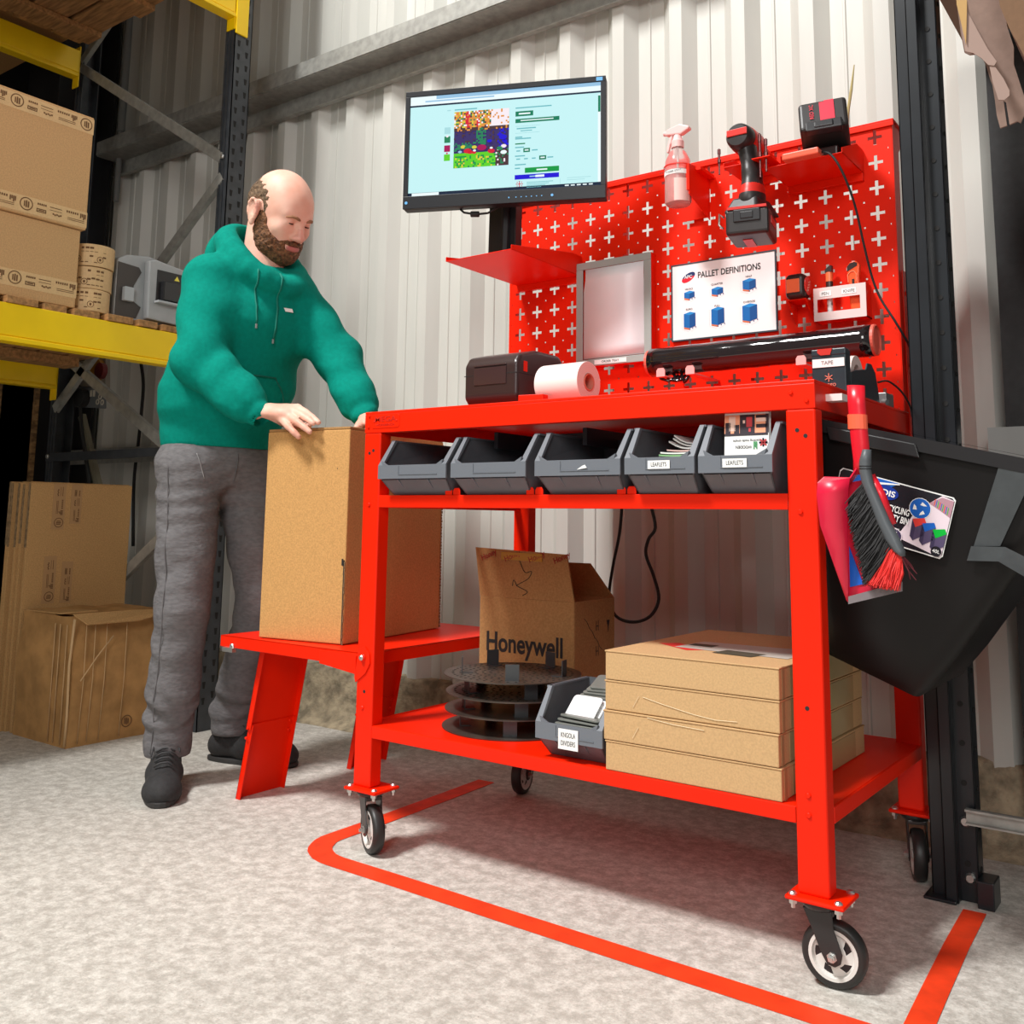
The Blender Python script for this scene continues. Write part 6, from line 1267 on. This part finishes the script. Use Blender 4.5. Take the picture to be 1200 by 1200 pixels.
def toloc(P): return (P-HC)@HR
shR, shL = np.array((-.635, .012, 1.365)), np.array((-.560, .275, 1.345)); elR, elL = np.array((-.575, -.032, 1.125)), np.array((-.445, .330, 1.165))
wrR, wrL = np.array((-.425, .025, .987)), np.array((-.31, .30, 1.005))
hipR, hipL = np.array((-.735, .06, .85)), np.array((-.705, .225, .85)); knR, knL = np.array((-.70, .035, .47)), np.array((-.665, .275, .47)); anR, anL = np.array((-.748, .045, .10)), np.array((-.83, .32, .10))
pel = np.array((-.725, .14, .90)); chest = np.array((-.62, .155, 1.25)); neckb = np.array((-.605, .168, 1.42))
side = (shL-shR)/np.linalg.norm(shL-shR)
F = Field((-.95, -.15, .05), (-.12, .50, 1.74), .0042)
F.cap(pel+np.array((0, 0, .03)), chest, .072, .09, side=side, flat=1.3).cap(chest, neckb-np.array((0, 0, .06)), .09, .065, side=side, flat=1.4).cap(shR, shL, .04, .04)
for s, e, w_ in ((shR, elR, wrR), (shL, elL, wrL)): F.cap(s, e, .042, .032).cap(e, w_, .032, .0235)
for h, k_, a_ in ((hipR, knR, anR), (hipL, knL, anL)): F.cap(h-np.array((0, 0, .03)), k_, .052, .042).cap(k_, a_, .045, .034)
# neck and head
F.cap(neckb, hp_(-.035, 0, -.07), .060, .056, k=.02)
F.ell(hp_(-.012, 0, .018), (.099, .077, .094), HR, k=.02); F.ell(hp_(.03, 0, .0), (.068, .066, .085), HR, k=.02); F.ell(hp_(.036, 0, -.055), (.060, .060, .070), HR, k=.02); F.ell(hp_(.055, 0, -.098), (.036, .040, .032), HR, k=.02)
F.cap(hp_(.072, -.036, .008), hp_(.090, -.012, .006), .011, .010, k=.014).cap(hp_(.072, .036, .008), hp_(.090, .012, .006), .011, .010, k=.014)
for s in (-1, 1):
    F.ell(hp_(.097, s*.031, -.012), (.014, .016, .011), HR, k=.010, op='cut'); F.ell(hp_(.079, s*.031, -.012), (.0135, .0135, .0125), HR, k=.004)
    F.cap(hp_(.0875, s*.022, -.006), hp_(.083, s*.038, -.007), .0038, .0032, k=.005); F.cap(hp_(.088, s*.022, -.018), hp_(.083, s*.037, -.018), .0026, .0024, k=.005)
    F.ell(hp_(.064, s*.043, -.038), (.020, .017, .017), HR, k=.022)
    F.ell(hp_(.102, s*.013, -.052), (.010, .0075, .008), HR, k=.006)
    F.ell(hp_(-.012, s*.083, -.024), (.021, .009, .036), HR, k=.005); F.ell(hp_(-.008, s*.092, -.018), (.010, .006, .019), HR, k=.003, op='cut'); F.ell(hp_(-.004, s*.084, -.055), (.009, .006, .011), HR, k=.005)
    ear_ = [hp_(-.013+.017*math.cos(a_)-.004*math.sin(a_), s*(.090+.003*math.sin(a_)-.002*math.cos(a_)), -.022+.031*math.sin(a_)) for a_ in [-1.3+5.0*i/9 for i in range(10)]]
    for a_, b_ in zip(ear_[:-1], ear_[1:]): F.cap(a_, b_, .0040, .0040, k=.003)
F.cap(hp_(.092, 0, .0), hp_(.112, 0, -.044), .0085, .0115, k=.010).ell(hp_(.114, 0, -.048), (.0125, .012, .0105), HR, k=.006)
F.cap(hp_(.096, -.018, -.083), hp_(.096, .018, -.083), .008, .008, k=.008).ell(hp_(.100, 0, -.0805), (.006, .020, .0036), HR, k=.003).ell(hp_(.098, 0, -.088), (.007, .018, .0046), HR, k=.003)
# hands
def hand(w_, palm, fingers, thumb, nrm, tri=None):
    w_, palm = np.array(w_), np.array(palm)
    F.cap(w_, palm, .026, .030, k=.01, side=nrm, flat=.55)
    for f in fingers:
        f = [np.array(p_, float) for p_ in f]; F.cap(palm*.55+w_*.45, f[0], .015, .0115, k=.010)
        for i, (a, b) in enumerate(zip(f[:-1], f[1:])): F.cap(a, b, (.0102, .0092, .0084)[i], (.0092, .0084, .0074)[i], k=.0025)
    t = [np.array(p_, float) for p_ in thumb]; F.cap(w_*.6+palm*.4, t[0], .017, .0135, k=.012).cap(t[0], t[1], .0125, .0105, k=.003).cap(t[1], t[2], .0105, .0085, k=.003)
def fng(u, v, y): return tuple(at(u, v, 'y', y))
nR = np.array((.25, -.35, .9)); nR /= np.linalg.norm(nR)
hand(wrR, fng(333, 482, .048), [
    [fng(329, 490, .036), fng(338, 500, .030), fng(345, 507, .032), fng(350, 512, .038)],
    [fng(338, 487, .044), fng(349, 495, .036), fng(357, 501, .038), fng(363, 506, .042)],
    [fng(344, 482, .056), fng(354, 487, .052), fng(361, 491.5, .052), fng(367, 496, .052)],
    [fng(349, 478, .068), fng(358, 483, .068), fng(366, 489, .068), fng(373, 495, .068)]],
    [(-.385, .085, .962), (-.355, .11, .951), (-.33, .125, .951)], nR)
hand(wrL, (-.255, .29, .968), [
    [(-.225, .245, .962), (-.20, .235, .955), (-.178, .228, .951), (-.16, .224, .951)], [(-.218, .262, .963), (-.19, .255, .956), (-.165, .25, .951), (-.145, .247, .951)],
    [(-.213, .28, .963), (-.185, .276, .956), (-.158, .273, .951), (-.14, .27, .950)], [(-.213, .30, .962), (-.188, .298, .955), (-.165, .297, .951), (-.15, .295, .951)]],
    [(-.27, .25, .96), (-.25, .225, .952), (-.235, .205, .950)], np.array((0, 0, 1.)))
def skfn(P):
    L = toloc(P); r = np.zeros(len(P), int)
    head = (L[:, 2] > -.14) & (L[:, 2] < .13) & (np.linalg.norm(L, axis=1) < .17)
    nose = head & (L[:, 0] > .104) & (L[:, 2] > -.062) & (L[:, 2] < -.02); cheek = head & (((L[:, 0]-.085)**2+(np.abs(L[:, 1])-.042)**2+(L[:, 2]+.040)**2) < .013**2); ear = head & (np.abs(L[:, 1]) > .085) & (L[:, 0] < .012)
    r[nose | (ear & (L[:, 0] > -.01) & (L[:, 2] > -.03) & (L[:, 2] < .0))] = 1
    r[head & (L[:, 0] > .0985) & (np.abs(L[:, 1]) < .024) & (L[:, 2] < -.0745) & (L[:, 2] > -.0935)] = 2
    return r
F.build('body', [SK, SKR, LIP], man, matfn=skfn, smooth_it=1)
# eyes: closed lids seen as dark lash lines, brows
m = MB()
for s in (-1, 1): m.tube([Vector(hp_(.087, s*.018, -.0140)), Vector(hp_(.0925, s*.026, -.0150)), Vector(hp_(.0912, s*.034, -.0150)), Vector(hp_(.082, s*.044, -.0125))], [.0012, .0022, .0022, .0012], n=6)
m.build('eyelashes', mat('lash_brown', (.10, .045, .03), .7), man, smooth=True)
HAIR = mat('hair_brown', (.20, .125, .07), .85, noise_amt=.6, scale=130, col2=(.07, .04, .02), bump=.6, bscale=160); BEARD = mat('beard_brown', (.25, .11, .045), .85, noise_amt=.65, scale=120, col2=(.075, .032, .014), bump=.8, bscale=150)
for s in (-1, 1): m = MB(); m.tube([Vector(hp_(.1005, s*.012, .002)), Vector(hp_(.1000, s*.024, .006)), Vector(hp_(.0940, s*.036, .006)), Vector(hp_(.083, s*.048, -.001))], [.0034, .0046, .0040, .0016], n=8); m.build('eyebrow', mat('brow_brown', (.30, .14, .07), .8), man, smooth=True)
# beard and hair as rough shells
def shell(name, lo, hi, prims, cuts, ma, amp=.0011, h=.0022, fr=410):
    G = Field(lo, hi, h)
    for p_ in prims: G.ell(hp_(*p_[0]), p_[1], HR, k=p_[2])
    X, Y, Z = np.meshgrid(*G.ax, indexing='ij'); G.F += (amp*(np.sin(X*fr+3*np.sin(Z*170))*np.sin(Y*fr*.9+2*np.sin(X*190))+.7*np.sin(Z*fr*.7+2*np.sin(Y*230)))).astype(np.float32)
    for c in cuts: G.ell(hp_(*c[0]), c[1], HR, k=c[2], op='cut')
    return G.build(name, ma, man, smooth_it=1)
lo, hi = HC-np.array((.17, .14, .21)), HC+np.array((.19, .14, .16))
shell('beard', lo, hi, [((.046, 0, -.105), (.058, .057, .047), .02), ((.030, -.042, -.078), (.046, .031, .050), .02), ((.030, .042, -.078), (.046, .031, .050), .02), ((.010, -.061, -.045), (.026, .016, .046), .012), ((.010, .061, -.045), (.026, .016, .046), .012), ((.086, 0, -.070), (.021, .032, .0095), .006), ((.088, 0, -.100), (.016, .028, .014), .01), ((.078, -.029, -.086), (.016, .013, .018), .008), ((.078, .029, -.086), (.016, .013, .018), .008)],
      [((.112, 0, -.0840), (.026, .019, .0075), .004), ((.125, 0, -.045), (.035, .021, .018), .005), ((.085, -.050, -.030), (.048, .035, .037), .008), ((.085, .050, -.030), (.048, .035, .037), .008)], BEARD)
shell('hair', lo, hi, [((-.020, 0, .008), (.098, .0815, .090), .01)],
      [((.080, 0, .085), (.115, .057, .066), .02), ((.02, 0, .115), (.10, .052, .05), .02), ((.116, 0, -.0), (.078, .2, .14), .01), ((.03, 0, -.11), (.2, .2, .085), .01), ((-.005, -.085, -.022), (.020, .03, .036), .004), ((-.005, .085, -.022), (.020, .03, .036), .004)], HAIR, amp=.0014)
# ---- hoodie
GRN = mat('hoodie_green', (.0, .245, .185), .9, noise_amt=.14, scale=90, bump=.35, bscale=16, spec=.12)
H = Field((-1.0, -.22, .84), (-.18, .55, 1.62), .0058)
dn = np.array((0, 0, 1.))
H.cap(np.array((-.725, .135, .945)), np.array((-.70, .14, 1.05)), .118, .132, side=side, flat=1.36, k=.03, amp=.005, freq=30)
H.cap(np.array((-.70, .14, 1.05)), np.array((-.628, .155, 1.27)), .132, .132, side=side, flat=1.32, k=.04, amp=.004, freq=24)
H.cap(np.array((-.628, .155, 1.27)), np.array((-.605, .16, 1.36)), .130, .085, side=side, flat=1.5, k=.04)
H.cap(shR+np.array((.0, .035, -.005)), shL+np.array((0, -.035, -.005)), .072, .068, k=.03)
def sleeve(s, e, w_, sg, r=(.080, .073, .069, .048)):
    s, e, w_ = map(np.array, (s, e, w_)); 
    H.cap(s, e, r[0], r[1], k=.03, amp=.0045, freq=38).cap(e, e*.30+w_*.70, r[1]*.97, r[2]*.86, k=.02, amp=.0042, freq=62).cap(e*.35+w_*.65, e*.16+w_*.84, r[2]*.84, r[3]*1.15, k=.012)
    H.cap(e*.15+w_*.85, w_+(w_-e)*.05, .041, .037, k=.002)
sleeve(shR+np.array((.0, .012, -.01)), elR+np.array((-.015, 0, 0)), wrR, -1)
sleeve(shL+np.array((-.0, -.012, -.01)), elL, wrL, 1, (.074, .068, .064, .046))
# hem rib
H.cap(np.array((-.727, .14, .910)), np.array((-.727, .14, .950)), .119, .122, side=side, flat=1.33, k=.008)
H.box((-.73, .14, .855), (.4, .4, .048), rnd=.002, k=.004, op='cut')
H.ell((-.727, .14, .895), (.108, .150, .025), k=.004, op='cut')
# hood: draped roll around neck
def tor(pts, r, kk=.02):
    pts = [np.array(p_) for p_ in pts]
    for i in range(len(pts)-1): H.cap(pts[i], pts[i+1], r[i], r[i+1], k=kk)
nc = np.array((-.604, .160, 1.405))
hoodpts = []; hr = []
for i in range(17):
    a = PI*(.10+1.80*i/16)       # opening at the front (+X)
    back = (1-math.cos(a))/2; x = math.cos(a)*(.098 if math.cos(a) > 0 else .112); y = math.sin(a)*.100
    hoodpts.append(nc+np.array((x+.010+.018*back, y, -.045+.170*back-.01))); hr.append(.026+.012*back)
tor(hoodpts, hr, .022)
H.cap(nc+np.array((.098, .0, -.055)), nc+np.array((.085, -.04, -.03)), .025, .026, k=.02).cap(nc+np.array((.098, .01, -.055)), nc+np.array((.085, .05, -.03)), .025, .026, k=.02)
H.ell(nc+np.array((-.112, 0, .050)), (.050, .105, .095), k=.03)
H.ell(nc+np.array((.0, 0, .080)), (.080, .074, .090), k=.012, op='cut')
H.ell(nc+np.array((-.125, 0, .160)), (.026, .085, .050), k=.008, op='cut')
# cuff opening grooves
for e, w_ in ((elR, wrR), (elL, wrL)):
    d_ = (w_-e)/np.linalg.norm(w_-e); H.cap(w_+d_*.022, w_+d_*.05, .026, .026, k=.002, op='cut')
def foldwave():
    X, Y, Z = np.meshgrid(*H.ax, indexing='ij')
    q = np.clip(1-np.abs(Z-1.16)/.2, 0, 1); H.F += (q*.0035*np.sin(38*(X*.8+Z*.9)+2.5*np.sin(Y*14+Z*6))).astype(np.float32)
    q = np.clip(1-np.abs(Z-1.0)/.06, 0, 1); H.F += (q*.004*np.sin(60*Z+4*np.sin(Y*12)+3*np.sin(X*15))).astype(np.float32)
foldwave()
H.build('hoodie', GRN, man, smooth_it=2)
def onsurf(p_, d_, fld=H, start=.35, stop=0.): 
    """first hoodie surface point met walking from p_+d_*start back along d_"""
    p_, d_ = np.array(p_), np.array(d_)/np.linalg.norm(d_); t = start
    while t > -.3:
        q = p_+d_*t; i = np.round((q-fld.lo)/fld.h).astype(int)
        if np.all(i >= 0) and np.all(i < fld.n) and fld.F[tuple(i)] < 0: return q+d_*.003
        t -= .002
    return p_
fd = np.array((math.cos(-.30), math.sin(-.30), 0)); sd = np.array((-fd[1], fd[0], 0.))
def chestpt(y, z, ext=.0): p_ = np.array((-.66, .155, z))+sd*y; q = onsurf(p_, fd); return Vector(q+fd*ext)
for ys, zb_ in ((-.030, 1.235), (.030, 1.20)):
    m = MB(); n = 12; pts = [chestpt(ys*(1.15-.25*k/n), 1.385-(1.385-zb_)*k/n, .0012) for k in range(n+1)]
    m.tube(pts, .0026, n=6); m.build('drawstring', mat('string_green', (.0, .19, .14), .8), man, smooth=True)
    m = MB(); m.cyl(pts[-1], pts[-1]-Vector((0, 0, .012)), .0032, n=8); m.build('string_tip', STEEL, man)
m = MB(); a = chestpt(.068, 1.288, .001); m.obox(a, Vector(sd)*.013, Vector(fd)*.0007, Vector((0, 0, .005))+Vector(sd)*-.002); m.build('chest_tab', WHT, man)
m = MB(); pk = [(-.02, 1.10), (.06, 1.10), (.095, 1.06), (.105, 1.0)]
pts = []
for (a, b) in zip(pk[:-1], pk[1:]):
    for k in range(5): pts.append(chestpt(a[0]+(b[0]-a[0])*k/5, a[1]+(b[1]-a[1])*k/5, -.0006))
m.tube(pts, .0022, n=6); m.build('pocket_seam', mat('seam_green', (.0, .14, .10), .9), man, smooth=True)
# ---- trousers
TRO = mat('trouser_grey', (.175, .167, .172), .9, noise_amt=.22, scale=60, bump=.55, bscale=22, stretch=(1, 1, 2.2), spec=.15)
T = Field((-.98, -.12, .055), (-.52, .46, 1.0), .0052)
T.cap(np.array((-.727, .14, .93)), np.array((-.722, .14, .88)), .103, .108, side=side, flat=1.42, k=.03)
T.ell((-.755, .14, .86), (.115, .145, .085), k=.04)
for h, k_, a_, sgn in ((hipR, knR, anR, -1), (hipL, knL, anL, 1)):
    hh = h+np.array((0, .0, -.01))
    T.cap(hh, h*.4+k_*.6, .092, .076, k=.03, amp=.003, freq=42, fdir=(0.1, .2*sgn, .97)); T.cap(h*.4+k_*.6, k_, .076, .070, k=.02, amp=.004, freq=46)
    T.cap(k_, k_*.4+a_*.6, .070, .066, k=.02, amp=.003, freq=58); T.cap(k_*.4+a_*.6, a_+np.array((0, 0, .045)), .066, .062, k=.02, amp=.005, freq=95); T.cap(a_+np.array((.004, 0, .03)), a_+np.array((.004, 0, .0)), .063, .062, k=.006)
    T.box(a_+np.array((0, 0, -.075)), (.11, .11, .052), rnd=.002, k=.003, op='cut')
    T.cap(a_+np.array((0, 0, .02)), a_+np.array((0, 0, -.05)), .052, .056, k=.002, op='cut')
X, Y, Z = np.meshgrid(*T.ax, indexing='ij')
q = np.clip(1-np.abs(Z-.76)/.13, 0, 1); T.F += (q*.0028*np.sin(135*(Z+.35*(Y-.14)*np.sign(Y-.14))+2.2*np.sin(X*16)+1.5*np.sin(Y*20))).astype(np.float32)
q = np.clip(1-np.abs(Z-.52)/.10, 0, 1); T.F += (q*.0022*np.sin(80*(Z-.6*X)+2*np.sin(Y*22))).astype(np.float32)
q = np.clip(1-np.abs(Z-.19)/.10, 0, 1); T.F += (q*.004*np.sin(90*(Z+.5*X-.4*Y)+2.*np.sin(Y*26)+2*np.sin(X*19))).astype(np.float32)
T.build('trousers', TRO, man, smooth_it=2)
SEAM = mat('seam_grey', (.13, .124, .128), .9); STI = mat('stitch_pale', (.27, .26, .26), .9)
def seam(nm, pts, d_, r, ma, st=.25):
    m = MB(); P_ = [Vector(onsurf(p_, d_, T, st)) for p_ in pts]; P_ = [(P_[max(k-1, 0)]+P_[k]+P_[min(k+1, len(P_)-1)])/3 for k in range(len(P_))]
    m.tube(P_, r, n=6); m.build(nm, ma, man, smooth=True)
def lerpz(tab, z):
    for (a, b) in zip(tab[:-1], tab[1:]):
        if a[2] >= z >= b[2]: t = (a[2]-z)/(a[2]-b[2]); return a+(b-a)*t
    return tab[-1]
for nm_, h_, k_, a_, dd in (('outer_seam', hipR, knR, anR, (.25, -1, 0)),):
    seam(nm_, [lerpz([h_+np.array((0, 0, .06)), k_, a_+np.array((0, 0, -.02))], .86-.0215*k) for k in range(37)], dd, .0012, SEAM)
seam('pocket_stitching', [np.array((-.715, .045+.028*k/8, .885-.055*k/8-.02*(k/8)**2)) for k in range(9)], (.9, -.42, 0), .0014, STI)
seam('fly_stitching', [np.array((-.715, .155, .89-.012*k)) for k in range(8)], (.95, -.3, 0), .0013, SEAM)
for a_, dd in ((anR, 0), (anL, 0)):
    seam('hem_stitching', [a_+np.array((.0, .0, .006))+np.array((math.cos(q_), math.sin(q_), 0))*.001 for q_ in (0,)]*2, (1, 0, 0), .0001, SEAM) if False else None
# ---- shoes
SHB = mat('shoe_black', (.030, .029, .030), .8, noise_amt=.3, scale=80, bump=.2, bscale=300); SOLE = mat('shoe_sole', (.03, .028, .027), .6)
def shoe(an, dirv, nm, lab):
    an = np.array(an); d_ = np.array((dirv[0], dirv[1], 0.)); d_ /= np.linalg.norm(d_); s_ = np.array((-d_[1], d_[0], 0.)); g = np.array((an[0], an[1], 0.))
    S_ = Field(g-np.array((.3, .3, .002)), g+np.array((.3, .3, .16)), .0042); R = np.stack([d_, s_, np.array((0, 0, 1.))], 1)
    def q(x, y, z): return g+R@np.array((x, y, z))
    S_.cap(q(-.035, 0, .045), q(.06, 0, .05), .036, .037, k=.02).cap(q(.06, 0, .045), q(.165, .0, .034), .040, .034, k=.02, side=s_, flat=1.18).ell(q(.17, 0, .028), (.050, .046, .034), R, k=.02).cap(q(-.015, 0, .06), q(-.005, 0, .105), .036, .040, k=.02)
    S_.cap(q(.03, 0, .085), q(.10, 0, .065), .028, .024, k=.02)
    S_.box(q(.05, 0, -.04), (.3, .2, .047), R, rnd=.001, k=.003, op='cut')
    S_.cap(q(-.005, 0, .12), q(-.005, 0, .085), .034, .03, k=.002, op='cut')
    S_.build(nm, SHB, man, smooth_it=2)
    m = MB(); o = []
    for k in range(36):
        a = 2*PI*k/36; ca, sa = math.cos(a), math.sin(a); x = .078+(.142 if ca > 0 else .150)*ca; wy = (.046 if ca > -.1 else .040)*(abs(sa)**.75)*(1 if sa > 0 else -1)*(1.04 if x > .1 else .93); o.append(Vector(q(x, wy, .0005)))
    m.loft([o, [p_+Vector((0, 0, .014)) for p_ in o]]); m.build('sole', SOLE, man, bevel=.003)
    m = MB()
    for k in range(5):
        x = .040+.022*k; z = .1175-.0072*k; m.tube([Vector(q(x, -.024, z-.010)), Vector(q(x+.006, -.008, z)), Vector(q(x, .01, z)), Vector(q(x+.004, .024, z-.010))], .0024, n=6)
    m.tube([Vector(q(.05, .0, .119)), Vector(q(.04, .03, .117)), Vector(q(.07, .036, .10))], .0022, n=6); m.tube([Vector(q(.05, .0, .119)), Vector(q(.05, -.03, .115)), Vector(q(.08, -.034, .094))], .0022, n=6)
    m.build('laces', mat('lace_black', (.045, .044, .046), .7), man, smooth=True)
shoe(anR, (.80, -.60), 'shoe', '')
shoe(anL, (.93, .34), 'shoe', '')
# ================================================================ tidy: weighted shading for large smooth parts
for o in COL.objects:
    if '_o' in o: del o['_o']
